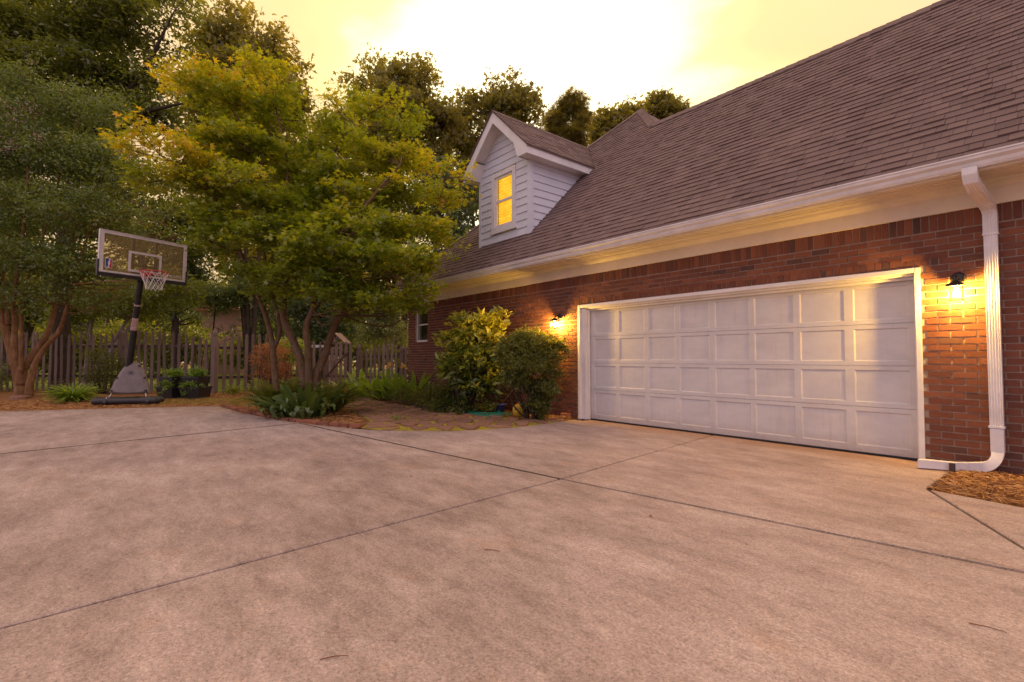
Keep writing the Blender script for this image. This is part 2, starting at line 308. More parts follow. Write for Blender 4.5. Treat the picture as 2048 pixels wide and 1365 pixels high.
MAT = dict(
    brick=toned('brick', [(0.0, (0.190, 0.066, 0.036)), (0.25, (0.150, 0.051, 0.031)), (0.5, (0.225, 0.082, 0.045)), (0.7, (0.128, 0.046, 0.031)), (0.86, (0.175, 0.064, 0.038)), (0.93, (0.085, 0.044, 0.036)), (1.0, (0.205, 0.074, 0.043))], 0.85, 55, 0.55, 0.38),
    mortar=plain('mortar', (0.36, 0.275, 0.22), 0.95, var=0.12, scale=9, bump=0.5, bscale=120, spec=0.1),
    shingle=toned('asphalt_shingle', [(0.0, (0.168, 0.113, 0.103)), (0.3, (0.198, 0.135, 0.124)), (0.55, (0.146, 0.098, 0.091)), (0.8, (0.184, 0.125, 0.115)), (1.0, (0.158, 0.107, 0.099))], 0.92, 140, 0.6, 0.4, 0.2),
    white=plain('white_paint', (0.74, 0.70, 0.68), 0.5, var=0.05, scale=3.5, bump=0.06, bscale=30),
    doorwhite=door_paint(),
    cream=plain('cream_paint', (0.75, 0.66, 0.53), 0.55, var=0.05, scale=2.5, bump=0.05),
    metalwhite=plain('white_metal', (0.74, 0.70, 0.69), 0.42, var=0.07, scale=4.0),
    siding=plain('siding_paint', (0.66, 0.66, 0.71), 0.55, var=0.04, scale=3.0, bump=0.15, bscale=25),
    dark=plain('dark_void', (0.03, 0.025, 0.022), 0.8),
    blackmetal=plain('black_metal', (0.022, 0.02, 0.022), 0.4, 0.3, var=0.2),
    blackplastic=plain('black_plastic', (0.03, 0.026, 0.028), 0.45, var=0.25, scale=9, bump=0.1),
    greyplastic=plain('grey_plastic', (0.19, 0.148, 0.138), 0.6, var=0.12, scale=5, bump=0.1),
    chrome=plain('chrome_rod', (0.55, 0.5, 0.48), 0.3, 0.9),
    red=plain('red_paint', (0.55, 0.03, 0.03), 0.4),
    net=plain('net_cord', (0.72, 0.68, 0.66), 0.8),
    stripe=plain('board_stripe', (0.66, 0.60, 0.60), 0.5),
    board=glass('board_acrylic', (0.90, 0.85, 0.70), 0.06, 0.25, 0.18),
    pane=glass('window_glass', (0.85, 0.83, 0.78), 0.09),
    lampglass=glass('lamp_glass', (0.98, 0.96, 0.9), 0.02),
    sticker=plain('sticker', (0.42, 0.30, 0.27), 0.6, var=0.2, scale=20),
    blue=plain('logo_blue', (0.03, 0.06, 0.30), 0.5),
    logored=plain('logo_red', (0.5, 0.03, 0.05), 0.5),
    logowhite=plain('logo_white', (0.75, 0.7, 0.7), 0.5),
    bluepot=plain('blue_plastic', (0.04, 0.06, 0.27), 0.45, var=0.1),
    hose=plain('green_rubber', (0.015, 0.22, 0.13), 0.4, var=0.2),
    yellow=plain('yellow_plastic', (0.62, 0.38, 0.03), 0.5, var=0.15, scale=14),
    orange=plain('orange_plastic', (0.6, 0.16, 0.03), 0.5),
    fence=wood_mat('weathered_wood', [(0.25, (0.08, 0.054, 0.042)), (0.5, (0.175, 0.122, 0.098)), (0.75, (0.29, 0.215, 0.18))]),
    rail=wood_mat('dark_wood', [(0.3, (0.05, 0.032, 0.026)), (0.7, (0.14, 0.095, 0.08))]),
    playwood=wood_mat('play_wood', [(0.3, (0.22, 0.13, 0.10)), (0.7, (0.42, 0.29, 0.24))]),
    bark_maple=bark_mat('maple_bark', [(0.34, (0.055, 0.032, 0.02)), (0.48, (0.16, 0.092, 0.045)), (0.56, (0.14, 0.095, 0.065)), (0.68, (0.36, 0.27, 0.20))]),
    bark_crape=bark_mat('crape_bark', [(0.3, (0.09, 0.045, 0.02)), (0.5, (0.22, 0.115, 0.05)), (0.7, (0.36, 0.21, 0.11))], (10, 10, 1.2), 0.3),
    bark_dark=bark_mat('dark_bark', [(0.3, (0.03, 0.022, 0.016)), (0.7, (0.10, 0.07, 0.05))]),
    bark_pale=bark_mat('pale_bark', [(0.3, (0.18, 0.14, 0.11)), (0.7, (0.45, 0.38, 0.33))]),
    bark_pine=bark_mat('pine_bark', [(0.3, (0.09, 0.05, 0.03)), (0.7, (0.22, 0.12, 0.08))]),
    concrete=concrete(),
    soil=ground_mat('soil', [(0.3, (0.05, 0.028, 0.016)), (0.5, (0.15, 0.075, 0.036)), (0.7, (0.27, 0.15, 0.07))], 4, 55),
    mulch=ground_mat('mulch', [(0.3, (0.10, 0.045, 0.022)), (0.5, (0.26, 0.125, 0.05)), (0.68, (0.42, 0.22, 0.09))], 3, 45),
    moss=ground_mat('moss', [(0.3, (0.20, 0.14, 0.035)), (0.5, (0.34, 0.27, 0.045)), (0.68, (0.48, 0.39, 0.06))], 2.5, 40),
    lawn=ground_mat('lawn_ground', [(0.3, (0.09, 0.12, 0.03)), (0.5, (0.17, 0.22, 0.05)), (0.7, (0.28, 0.30, 0.08))], 0.6, 12),
    stone=toned('flagstone', [(0.0, (0.23, 0.118, 0.075)), (0.35, (0.30, 0.165, 0.105)), (0.7, (0.19, 0.105, 0.073)), (1.0, (0.26, 0.14, 0.088))], 0.9, 18, 0.6, 0.35),
    edgebrick=toned('edging_brick', [(0.0, (0.25, 0.085, 0.05)), (0.5, (0.33, 0.13, 0.075)), (1.0, (0.20, 0.075, 0.05))], 0.9, 30, 0.5, 0.35),
    straw=toned('pine_needle', [(0.0, (0.42, 0.20, 0.07)), (0.4, (0.55, 0.30, 0.11)), (0.7, (0.30, 0.13, 0.045)), (1.0, (0.60, 0.36, 0.15))], 0.8, 5, 0, 0.2),
    twig=plain('twig', (0.16, 0.05, 0.03), 0.8),
    stucco=plain('pink_stucco', (0.52, 0.30, 0.23), 0.9, var=0.08),
    roofred=plain('clay_roof', (0.42, 0.17, 0.09), 0.85),
    frond=leafy('fern_leaf', [(0.0, (0.06, 0.085, 0.014)), (0.5, (0.14, 0.16, 0.024)), (0.85, (0.34, 0.29, 0.04)), (1.0, (0.55, 0.36, 0.07))], 0.35, 0.03),
    broad=leafy('broad_leaf', [(0.0, (0.055, 0.09, 0.022)), (0.6, (0.10, 0.15, 0.034)), (1.0, (0.16, 0.22, 0.045))], 0.3, 0.05),
    canna=leafy('canna_leaf', [(0.0, (0.10, 0.19, 0.022)), (0.6, (0.20, 0.31, 0.035)), (1.0, (0.42, 0.48, 0.07))], 0.45, 0.05),
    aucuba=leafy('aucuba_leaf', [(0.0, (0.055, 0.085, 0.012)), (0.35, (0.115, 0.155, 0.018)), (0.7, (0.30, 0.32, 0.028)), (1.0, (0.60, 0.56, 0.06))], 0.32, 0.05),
    box=leafy('boxwood_leaf', [(0.0, (0.075, 0.090, 0.018)), (0.5, (0.165, 0.180, 0.030)), (1.0, (0.36, 0.35, 0.05))], 0.35, 0.04),
    reddish=leafy('rusty_leaf', [(0.000, (0.192, 0.084, 0.036)), (0.500, (0.408, 0.180, 0.072)), (1.000, (0.552, 0.300, 0.120))], 0.3, 0.03),
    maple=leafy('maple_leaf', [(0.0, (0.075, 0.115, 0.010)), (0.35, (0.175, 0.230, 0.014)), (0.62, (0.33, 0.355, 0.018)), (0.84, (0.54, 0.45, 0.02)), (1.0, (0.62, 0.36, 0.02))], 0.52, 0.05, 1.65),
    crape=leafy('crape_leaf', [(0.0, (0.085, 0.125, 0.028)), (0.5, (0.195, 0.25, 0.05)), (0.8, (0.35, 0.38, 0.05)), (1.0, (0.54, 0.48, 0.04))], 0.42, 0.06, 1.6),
    shade=leafy('shade_leaf', [(0.0, (0.085, 0.108, 0.016)), (0.6, (0.185, 0.210, 0.030)), (1.0, (0.36, 0.34, 0.045))], 0.5, 0.06, 1.8),
    gum=leafy('gum_leaf', [(0.0, (0.135, 0.125, 0.030)), (0.6, (0.235, 0.210, 0.045)), (1.0, (0.38, 0.30, 0.055))], 0.55, 0.03, 1.8),
    pine=leafy('pine_leaf', [(0.0, (0.11, 0.10, 0.022)), (0.6, (0.20, 0.17, 0.032)), (1.0, (0.34, 0.26, 0.05))], 0.45, 0.02, 1.9),
    bluish=leafy('laurel_leaf', [(0.0, (0.075, 0.105, 0.045)), (0.6, (0.145, 0.19, 0.07)), (1.0, (0.25, 0.30, 0.10))], 0.4, 0.06),
    palegreen=leafy('pale_leaf', [(0.000, (0.144, 0.168, 0.066)), (0.600, (0.264, 0.288, 0.120)), (1.000, (0.408, 0.420, 0.192))], 0.35, 0.05),
    grass=leafy('grass_blade', [(0.000, (0.150, 0.188, 0.037)), (0.600, (0.275, 0.325, 0.062)), (1.000, (0.450, 0.425, 0.100))], 0.4, 0.02),
    pink=plain('pink_petal', (0.7, 0.42, 0.42), 0.7),
    bloom=plain('yellow_petal', (0.8, 0.5, 0.08), 0.6),
)

# ------------------------------------------------------------------ mesh helpers
def tag(o, label=None, cat=None, group=None, kind=None):
    if label: o['label'] = label
    if cat: o['category'] = cat
    if group: o['group'] = group
    if kind: o['kind'] = kind
    return o

def empty(name, loc=(0, 0, 0), label=None, cat=None, group=None, kind=None, parent=None, rz=0.0):
    o = D.objects.new(name, None); COL.objects.link(o)
    o.location = tuple(loc); o.rotation_euler = (0, 0, rz); o.empty_display_size = 0.2
    if parent: o.parent = parent
    return tag(o, label, cat, group, kind)

def link_mesh(name, me, parent=None, loc=None, kind=None):
    o = D.objects.new(name, me); COL.objects.link(o)
    if parent is not None:
        o.parent = parent
        if loc is None and parent.type == 'EMPTY' and parent.parent is None:
            pass
    if loc is not None: o.location = tuple(loc)
    if kind: o['kind'] = kind
    return o

class MB:
    """collects polygons for one mesh object"""
    def __init__(s): s.v, s.f, s.t = [], [], []
    def raw(s, verts, faces, tone=0.0):
        k = len(s.v); s.v.extend(tuple(map(float, p)) for p in verts)
        s.f.extend([tuple(i + k for i in f) for f in faces]); s.t.extend([tone] * len(verts))
    def box(s, a, b, tone=0.0, mtx=None):
        (x0, y0, z0), (x1, y1, z1) = a, b
        v = [(x0, y0, z0), (x1, y0, z0), (x1, y1, z0), (x0, y1, z0), (x0, y0, z1), (x1, y0, z1), (x1, y1, z1), (x0, y1, z1)]
        if mtx is not None: v = [tuple(mtx @ Vector(p)) for p in v]
        s.raw(v, [(0, 3, 2, 1), (4, 5, 6, 7), (0, 1, 5, 4), (1, 2, 6, 5), (2, 3, 7, 6), (3, 0, 4, 7)], tone)
    def prism(s, poly, vec, tone=0.0):
        n = len(poly); v = [np.asarray(p, float) for p in poly]; w = [p + np.asarray(vec) for p in v]
        s.raw(v + w, [tuple(range(n))[::-1], tuple(range(n, 2 * n))] + [(i, (i + 1) % n, n + (i + 1) % n, n + i) for i in range(n)], tone)
    def tube(s, pts, rad, seg=8, cap=True, tone=0.0):
        pts = [np.asarray(p, float) for p in pts]; n = len(pts)
        if np.isscalar(rad): rad = [rad] * n
        ref = None; rings = []
        for i in range(n):
            d = pts[min(i + 1, n - 1)] - pts[max(i - 1, 0)]; d = d / (np.linalg.norm(d) + 1e-9)
            if ref is None: ref = np.array([0, 0, 1.]) if abs(d[2]) < 0.9 else np.array([1., 0, 0])
            u = np.cross(d, ref); u /= np.linalg.norm(u) + 1e-9; w = np.cross(d, u); ref = -w if False else ref
            rings.append([pts[i] + rad[i] * (math.cos(a) * u + math.sin(a) * w) for a in [2 * math.pi * k / seg for k in range(seg)]])
        v = [p for r in rings for p in r]
        f = [(i * seg + k, i * seg + (k + 1) % seg, (i + 1) * seg + (k + 1) % seg, (i + 1) * seg + k) for i in range(n - 1) for k in range(seg)]
        if cap: f += [tuple(range(seg))[::-1], tuple((n - 1) * seg + k for k in range(seg))]
        s.raw(v, f, tone)
    def lathe(s, prof, c=(0, 0, 0), seg=20, tone=0.0):
        v = [(c[0] + r * math.cos(a), c[1] + r * math.sin(a), c[2] + z) for r, z in prof for a in [2 * math.pi * k / seg for k in range(seg)]]
        n = len(prof)
        f = [(i * seg + k, i * seg + (k + 1) % seg, (i + 1) * seg + (k + 1) % seg, (i + 1) * seg + k) for i in range(n - 1) for k in range(seg)]
        f += [tuple(range(seg))[::-1], tuple((n - 1) * seg + k for k in range(seg))]
        s.raw(v, f, tone)
    def sweep(s, prof, x0, x1):
        """profile of (y, z) run along x"""
        n = len(prof)
        v = [(x0, y, z) for y, z in prof] + [(x1, y, z) for y, z in prof]
        s.raw(v, [(i, (i + 1) % n, n + (i + 1) % n, n + i) for i in range(n)] + [tuple(range(n))[::-1], tuple(range(n, 2 * n))])
    def mesh(s, name, mat, smooth=False):
        me = D.meshes.new(name); me.from_pydata(s.v, [], s.f); me.validate(); me.update()
        if any(s.t):
            at = me.attributes.new('tone', 'FLOAT', 'POINT'); at.data.foreach_set('value', np.array(s.t, np.float32))
        if mat: me.materials.append(mat if not isinstance(mat, str) else MAT[mat])
        if smooth: me.polygons.foreach_set('use_smooth', [True] * len(me.polygons))
        return me
    def build(s, name, mat, parent=None, kind=None, smooth=False, bevel=0.0, rel=None):
        """rel: world location of the parent, subtracted so that coordinates given in world space stay put"""
        if rel is not None: s.v = [(a - rel[0], b - rel[1], c - rel[2]) for a, b, c in s.v]
        o = link_mesh(name, s.mesh(name, mat, smooth), parent, kind=kind)
        if bevel:
            m = o.modifiers.new('bevel', 'BEVEL'); m.width = bevel; m.segments = 2; m.limit_method = 'ANGLE'
        return o

def np_mesh(name, V, T, tone, mat, parent=None, kind=None):
    """triangle mesh straight from arrays"""
    me = D.meshes.new(name)
    me.vertices.add(len(V)); me.vertices.foreach_set('co', V.astype(np.float32).ravel())
    me.loops.add(T.size); me.loops.foreach_set('vertex_index', T.astype(np.int32).ravel())
    me.polygons.add(len(T)); me.polygons.foreach_set('loop_start', np.arange(0, T.size, 3, dtype=np.int32))
    me.update(calc_edges=True)
    at = me.attributes.new('tone', 'FLOAT', 'POINT'); at.data.foreach_set('value', tone.astype(np.float32))
    me.materials.append(MAT[mat] if isinstance(mat, str) else mat)
    return link_mesh(name, me, parent, kind=kind)

def tmpl_oval(wd=0.42, fold=0.12):
    v = np.array([(0, 0, 0), (0.38, wd / 2, fold), (0.42, -wd / 2, fold), (1, 0, -0.08)]); return v, np.array([(0, 2, 3), (0, 3, 1)])
def tmpl_maple():
    v, t = [(0, 0, 0)], []
    for a, l in ((0, 1.0), (0.75, 0.85), (-0.75, 0.85), (1.5, 0.55), (-1.5, 0.55)):
        c, s = math.cos(a), math.sin(a); k = len(v)
        v += [(0.30 * l * c - 0.13 * s, 0.30 * l * s + 0.13 * c, 0.02), (0.30 * l * c + 0.13 * s, 0.30 * l * s - 0.13 * c, 0.02), (l * c, l * s, -0.10)]
        t += [(k, k + 1, k + 2), (0, k + 1, k)]
    return np.array(v), np.array(t)
def tmpl_star():
    v, t = [(0, 0, 0)], []
    for a, l in ((0, 1.0), (0.9, 0.8), (-0.9, 0.8)):
        c, s = math.cos(a), math.sin(a); k = len(v)
        v += [(0.35 * l * c - 0.2 * s, 0.35 * l * s + 0.2 * c, 0), (l * c, l * s, -0.08), (0.35 * l * c + 0.2 * s, 0.35 * l * s - 0.2 * c, 0)]
        t += [(0, k + 2, k + 1), (0, k + 1, k)]
    return np.array(v), np.array(t)
def tmpl_needles(n=7):
    v, t = [], []
    r = np.random.default_rng(3)
    for i in range(n):
        d = r.normal(size=3); d[0] = abs(d[0]) + 0.5; d /= np.linalg.norm(d); u = np.cross(d, (0, 0, 1.)); u /= np.linalg.norm(u)
        k = len(v); v += [tuple(-0.035 * u), tuple(0.035 * u), tuple(d)]; t.append((k, k + 1, k + 2))
    return np.array(v), np.array(t)
def tmpl_blade():
    v = np.array([(0, .05, 0), (0, -.05, 0), (.5, .045, .02), (.5, -.045, .02), (1, 0, -.1)]); return v, np.array([(0, 1, 3), (0, 3, 2), (2, 3, 4)])

def unit(a): return a / (np.linalg.norm(a, axis=-1, keepdims=True) + 1e-9)

def scatter(C, N, Dr, size, tm):
    """place template tm at centres C with normals N and pointing Dr"""
    tv, tt = tm
    N = unit(N); Dr = unit(Dr - N * np.sum(Dr * N, 1, keepdims=True)); Sd = np.cross(N, Dr)
    size = np.broadcast_to(np.asarray(size, float), (len(C),))[:, None, None]
    V = C[:, None, :] + size * (tv[None, :, 0:1] * Dr[:, None, :] + tv[None, :, 1:2] * Sd[:, None, :] + tv[None, :, 2:3] * N[:, None, :])
    T = tt[None] + (np.arange(len(C)) * len(tv))[:, None, None]
    return V.reshape(-1, 3), T.reshape(-1, 3)

def crown_mesh(name, pads, nleaf, tm, size, mat, parent, rel, spray=14, twig=0.28, flat=0.5, droop=0.25, shell=2.0, tone_fn=None, kind=None, seed=1):
    """leaves gathered in small sprays inside the given ellipsoids: pads = [(centre, (rx, ry, rz), tone)]"""
    r = np.random.default_rng(seed)
    vol = np.array([(p[1][0] * p[1][1] * p[1][2]) ** 0.667 for p in pads]); share = vol / vol.sum()
    Cs, Ns, Ds, Ts = [], [], [], []
    for (c, rad, tn), sh in zip(pads, share):
        n = max(1, int(nleaf * sh / spray))
        d = unit(r.normal(size=(n, 3))); rr = r.random((n, 1)) ** (1 / shell)
        tw = np.asarray(c) + d * rr * np.asarray(rad)                     # spray centres
        out = unit(d * np.array([1, 1, 0.35]) + r.normal(size=(n, 3)) * 0.5)
        k = spray
        along = r.random((n, k, 1)) * twig
        off = r.normal(size=(n, k, 3)) * twig * np.array([0.34, 0.34, 0.15])
        L = tw[:, None] + out[:, None] * along + off
        dirs = out[:, None] + r.normal(size=(n, k, 3)) * 0.7; dirs[..., 2] -= droop
        nor = np.array([0, 0, 1.0]) * flat + r.normal(size=(n, k, 3)) * (1 - flat) * 0.8
        t = tn + (r.random((n, 1)) - 0.5) * 0.30 + (r.random((n, k)) - 0.5) * 0.25
        Cs.append(L.reshape(-1, 3)); Ns.append(nor.reshape(-1, 3)); Ds.append(dirs.reshape(-1, 3)); Ts.append(t.ravel())
    C, N, Dd, T = map(np.concatenate, (Cs, Ns, Ds, Ts))
    if tone_fn is not None: T = T + tone_fn(C)
    sz = size * (0.5 + 1.0 * r.random(len(C)) ** 1.4)
    V, F = scatter(C - np.asarray(rel), N, Dd, sz, tm)
    return np_mesh(name, V, F, np.repeat(np.clip(T, 0, 1), len(tm[0])), mat, parent, kind)

def pad(px, py, d, rx, ry, tone=0.4, rd=None):
    k = d / F_PX
    rx_m, ry_m = rx * k, ry * k
    return (P(px, py, d), (rd or rx_m, rd or rx_m, ry_m), tone)

def curve_pts(a, b, bend, n=5, seed=0):
    r = np.random.default_rng(seed); a, b = np.asarray(a, float), np.asarray(b, float)
    L = np.linalg.norm(b - a); out = []
    j = r.normal(size=3) * bend * L
    for i in range(n + 1):
        t = i / n
        out.append(a + (b - a) * t + j * math.sin(math.pi * t) + np.array([0, 0, -0.03 * L * math.sin(math.pi * t)]))
    return out

def tree_wood(parent, rel, limbs, pads, mat, base_r=0.05, tip_r=0.008, twig_seg=5, every=1, seg=9):
    """limbs: list of (points, radii); every pad gets a branch from the nearest limb point below it"""
    mb = MB(); nodes = []
    for pts, rads in limbs:
        pts = [np.asarray(p, float) for p in pts]
        fine, fr = [], []
        for i in range(len(pts) - 1):                    # Catmull-Rom through the given joints
            p0, p1, p2, p3 = pts[max(i - 1, 0)], pts[i], pts[i + 1], pts[min(i + 2, len(pts) - 1)]
            for t in (0, .25, .5, .75):
                fine.append(0.5 * (2 * p1 + (p2 - p0) * t + (2 * p0 - 5 * p1 + 4 * p2 - p3) * t * t + (3 * p1 - p0 - 3 * p2 + p3) * t ** 3))
                fr.append(rads[i] * (1 - t) + rads[i + 1] * t)
        fine.append(pts[-1]); fr.append(rads[-1])
        mb.tube(fine, fr, seg)
        nodes += list(zip(fine, fr))
    NP = np.array([p for p, _ in nodes]); NR = np.array([q for _, q in nodes])
    for i, (c, rad, tn) in enumerate(pads[::every]):
        dist = np.linalg.norm(NP - c, axis=1) + np.where(NP[:, 2] > c[2] - 0.05, 3.0, 0) + np.where(NP[:, 2] < 0.25 * c[2], 2.0, 0)
        k = int(dist.argmin()); r0 = min(NR[k] * 0.6, base_r)
        pts = curve_pts(NP[k], c, 0.12, twig_seg, i)
        mb.tube(pts, list(np.linspace(r0, tip_r, len(pts))), 6)
        for q in range(3):                                # twigs spread inside the pad
            e = np.asarray(c) + unit(rng.normal(size=3)) * np.asarray(rad) * 0.75
            mb.tube(curve_pts(pts[-2], e, 0.1, 3, i * 7 + q), [r0 * 0.4, r0 * 0.3, tip_r * 0.8, tip_r * 0.5], 4)
    return mb.build('trunk', mat, parent, smooth=True, rel=rel)

# ------------------------------------------------------------------ ground, driveway, path
def poly_sheet(name, pts, z, mat, kind='structure', parent=None, sub=0):
    mb = MB(); mb.raw([(p[0], p[1], z) for p in pts], [tuple(range(len(pts)))])
    return mb.build(name, mat, parent, kind=kind)

gb = MB(); gb.box((-150, -60, -0.6), (60, 150, -0.034)); gb.build('ground', 'soil', kind='structure')

def fence_at(x, d): return P(x, 717, d)
E_CURVE = [(-9.72, 2.72), (-9.0, 2.93), (-8.02, 3.30), (-7.55, 3.60), (-7.18, 3.98), (-6.86, 4.35), (-6.66, 4.75), (-6.55, 5.25), (-6.50, 5.75), (-6.55, 6.4), (-6.62, 6.95)]
W_CURVE = [(-10.5, 2.56), (-11.65, 2.40), (-12.7, 2.30), (-13.5, 2.26), (-14.08, 2.22)]
driveway = empty('driveway', (-4, 3, 0), kind='structure')
REL = (-4, 3, 0)

def shrink(pts, g):
    """move every edge of a polygon inwards by g"""
    pts = [np.array(p, float) for p in pts]; n = len(pts)
    area = sum(pts[i][0] * pts[(i + 1) % n][1] - pts[(i + 1) % n][0] * pts[i][1] for i in range(n))
    if area < 0: pts = pts[::-1]
    out = []
    for i in range(n):
        a, b, c = pts[i - 1], pts[i], pts[(i + 1) % n]
        d1 = (b - a) / np.linalg.norm(b - a); d2 = (c - b) / np.linalg.norm(c - b)
        n1 = np.array([-d1[1], d1[0]]); n2 = np.array([-d2[1], d2[0]])
        m = n1 + n2; m /= np.linalg.norm(m); out.append(b + m * g / max(0.35, float(m @ n1)))
    return out

def slab(pts):
    mb = MB(); n = len(pts)
    rings = [(shrink(pts, 0.013), -0.12), (shrink(pts, 0.013), -0.007), (shrink(pts, 0.022), 0.0)]
    v = [(p[0], p[1], z) for r, z in rings for p in r]
    f = [(k * n + i, k * n + (i + 1) % n, (k + 1) * n + (i + 1) % n, (k + 1) * n + i) for k in range(2) for i in range(n)] + [tuple(2 * n + i for i in range(n))]
    mb.raw(v, f); mb.build('slab', 'concrete', driveway, rel=REL)

A = (-3.47, 3.46); J1T = (-3.95, 7.21); J1B = (-2.30, -9.0)
B = (-0.14, 3.95); DG = (-1.112, 5.741); J2R = (9.0, 5.35)
slab([A, B, DG, (-1.13, 7.10), (-1.40, 7.10), (-1.40, 7.21), J1T])
slab([A, J1T, (-6.40, 7.21), (-6.40, 7.00)] + E_CURVE[::-1][0:] )
slab([A, (-9.40, 2.765), (-8.72, -0.95), (-7.1, -9.0), J1B])
slab([(-8.72, -0.95), (-9.40, 2.765)] + [E_CURVE[0]] + W_CURVE + [(-15.08, -0.11), (-15.71, -1.72), (-18.5, -9.0), (-7.1, -9.0)])
slab([B, J2R, (9.0, 6.3), (-0.49, 5.61), DG])
slab([A, J1B, (9, -9), J2R, B])
jm = MB(); jm.raw([(-19, -9.2, -0.022), (9.2, -9.2, -0.022), (9.2, 5.6, -0.022), (-0.3, 5.5, -0.022), (-1.2, 6.8, -0.022), (-1.3, 7.2, -0.022), (-6.3, 7.2, -0.022), (-6.7, 5.7, -0.022), (-7.3, 4.1, -0.022), (-8.3, 3.3, -0.022), (-9.7, 2.65, -0.022), (-14.0, 2.15, -0.022), (-15.0, -0.2, -0.022), (-15.9, -1.8, -0.022)], [tuple(range(14))])
jm.build('joint_bed', 'bark_dark', driveway, rel=REL)

dj = MB(); rj = random.Random(4)
for a_, b_, wd_j in (((-9.40, 2.765), (-8.72, -0.95), .022), ((-8.72, -.95), (-7.1, -9), .03), ((-3.47, 3.46), (-9.40, 2.765), .014), ((-3.47, 3.46), (-.14, 3.95), .006)):
    a_, b_ = np.array(a_), np.array(b_); d_ = (b_ - a_) / np.linalg.norm(b_ - a_); n_ = np.array([-d_[1], d_[0]]); k_ = int(np.linalg.norm(b_ - a_) / .12); v_ = []
    for q in range(k_ + 1):
        p = a_ + (b_ - a_) * q / k_
        for sg in (-1, 1): w_ = p + n_ * sg * wd_j * rj.uniform(.55, 1.15); v_.append((w_[0], w_[1], .002))
    dj.raw(v_, [(2 * q, 2 * q + 2, 2 * q + 3, 2 * q + 1) for q in range(k_)])
dj.build('joint_dirt', 'bark_dark', driveway, rel=REL)

# mulch bed round the maple, along the fence, and pine straw beside the downspout
poly_sheet('mulch_bed', [(-9.75, 2.75), (-11.65, 2.42), (-14.06, 2.25), (-15.06, -0.1), (-15.7, -1.7), (-18.6, -9.2), (-34, -9.2), (-34, 12), (-18, 8.2), (-14.9, 5.4), (-12.4, 4.45), (-10.0, 4.15), (-8.85, 3.9), (-8.15, 3.32), (-9.0, 2.95)], -0.012, 'mulch')
poly_sheet('straw_bed', [(-1.10, 7.12), (-1.095, 5.76), (-0.49, 5.63), (9, 6.32), (9, 7.12)], -0.016, 'mulch')
poly_sheet('shrub_bed', [(-6.6, 7.12), (-6.62, 6.6), (-7.3, 6.25), (-9.2, 5.95), (-11.2, 5.7), (-13.4, 6.1), (-15.2, 6.6), (-17.0, 8.2), (-17.5, 12), (-13.57, 12), (-13.57, 7.12)], -0.010, 'soil')
lawn_pts = [tuple(P(x, 717, d)[:2]) for x, d in ((-700, 22), (430, 17.6), (700, 20.4), (900, 22), (1050, 60), (200, 75), (-900, 60))]
poly_sheet('lawn', lawn_pts, -0.006, 'lawn')

path = empty('flagstone_path', (-9.5, 4.6, 0), kind='structure'); PREL = (-9.5, 4.6, 0)
PATH = [(-6.55, 6.75), (-6.50, 5.75), (-6.64, 4.75), (-7.18, 3.98), (-7.7, 3.52), (-8.10, 3.38), (-8.8, 3.85), (-9.9, 4.12), (-12.3, 4.42), (-14.8, 5.35), (-17.6, 7.6), (-16.4, 8.0), (-14.6, 6.25), (-12.0, 5.72), (-9.4, 5.92), (-7.4, 6.28)]
poly_sheet('moss_joint', [(x - PREL[0], y - PREL[1]) for x, y in PATH], -0.004, 'moss', kind=None, parent=path)

def inside(p, poly):
    c = False; n = len(poly)
    for i in range(n):
        (x0, y0), (x1, y1) = poly[i][:2], poly[i - 1][:2]
        if (y0 > p[1]) != (y1 > p[1]) and p[0] < (x1 - x0) * (p[1] - y0) / (y1 - y0) + x0: c = not c
    return c

# irregular stones: cells of jittered seeds
seeds = []
for ix in range(-40, 1):
    for iy in range(0, 20):
        x = -6.3 + ix * 0.44 + (0.22 if iy % 2 else 0) + random.uniform(-.09, .09); y = 3.1 + iy * 0.34 + random.uniform(-.08, .08)
        if inside((x, y), PATH): seeds.append(np.array([x, y]))
def clip_cell(i):
    c = seeds[i]; poly = [c + np.array(q) for q in ((-.6, -.6), (.6, -.6), (.6, .6), (-.6, .6))]
    for j, s in enumerate(seeds):
        if j == i or np.linalg.norm(s - c) > 1.3: continue
        mid, nrm = (s + c) / 2, (s - c) / np.linalg.norm(s - c); g = 0.030 + 0.014 * ((i * 7 + j * 7) % 3)
        new = []
        for k in range(len(poly)):
            p, q = poly[k - 1], poly[k]; dp, dq = float((p - mid) @ nrm) + g, float((q - mid) @ nrm) + g
            if dp <= 0: new.append(p)
            if dp * dq < 0: new.append(p + (q - p) * dp / (dp - dq))
        poly = new
        if len(poly) < 3: return []
    return poly
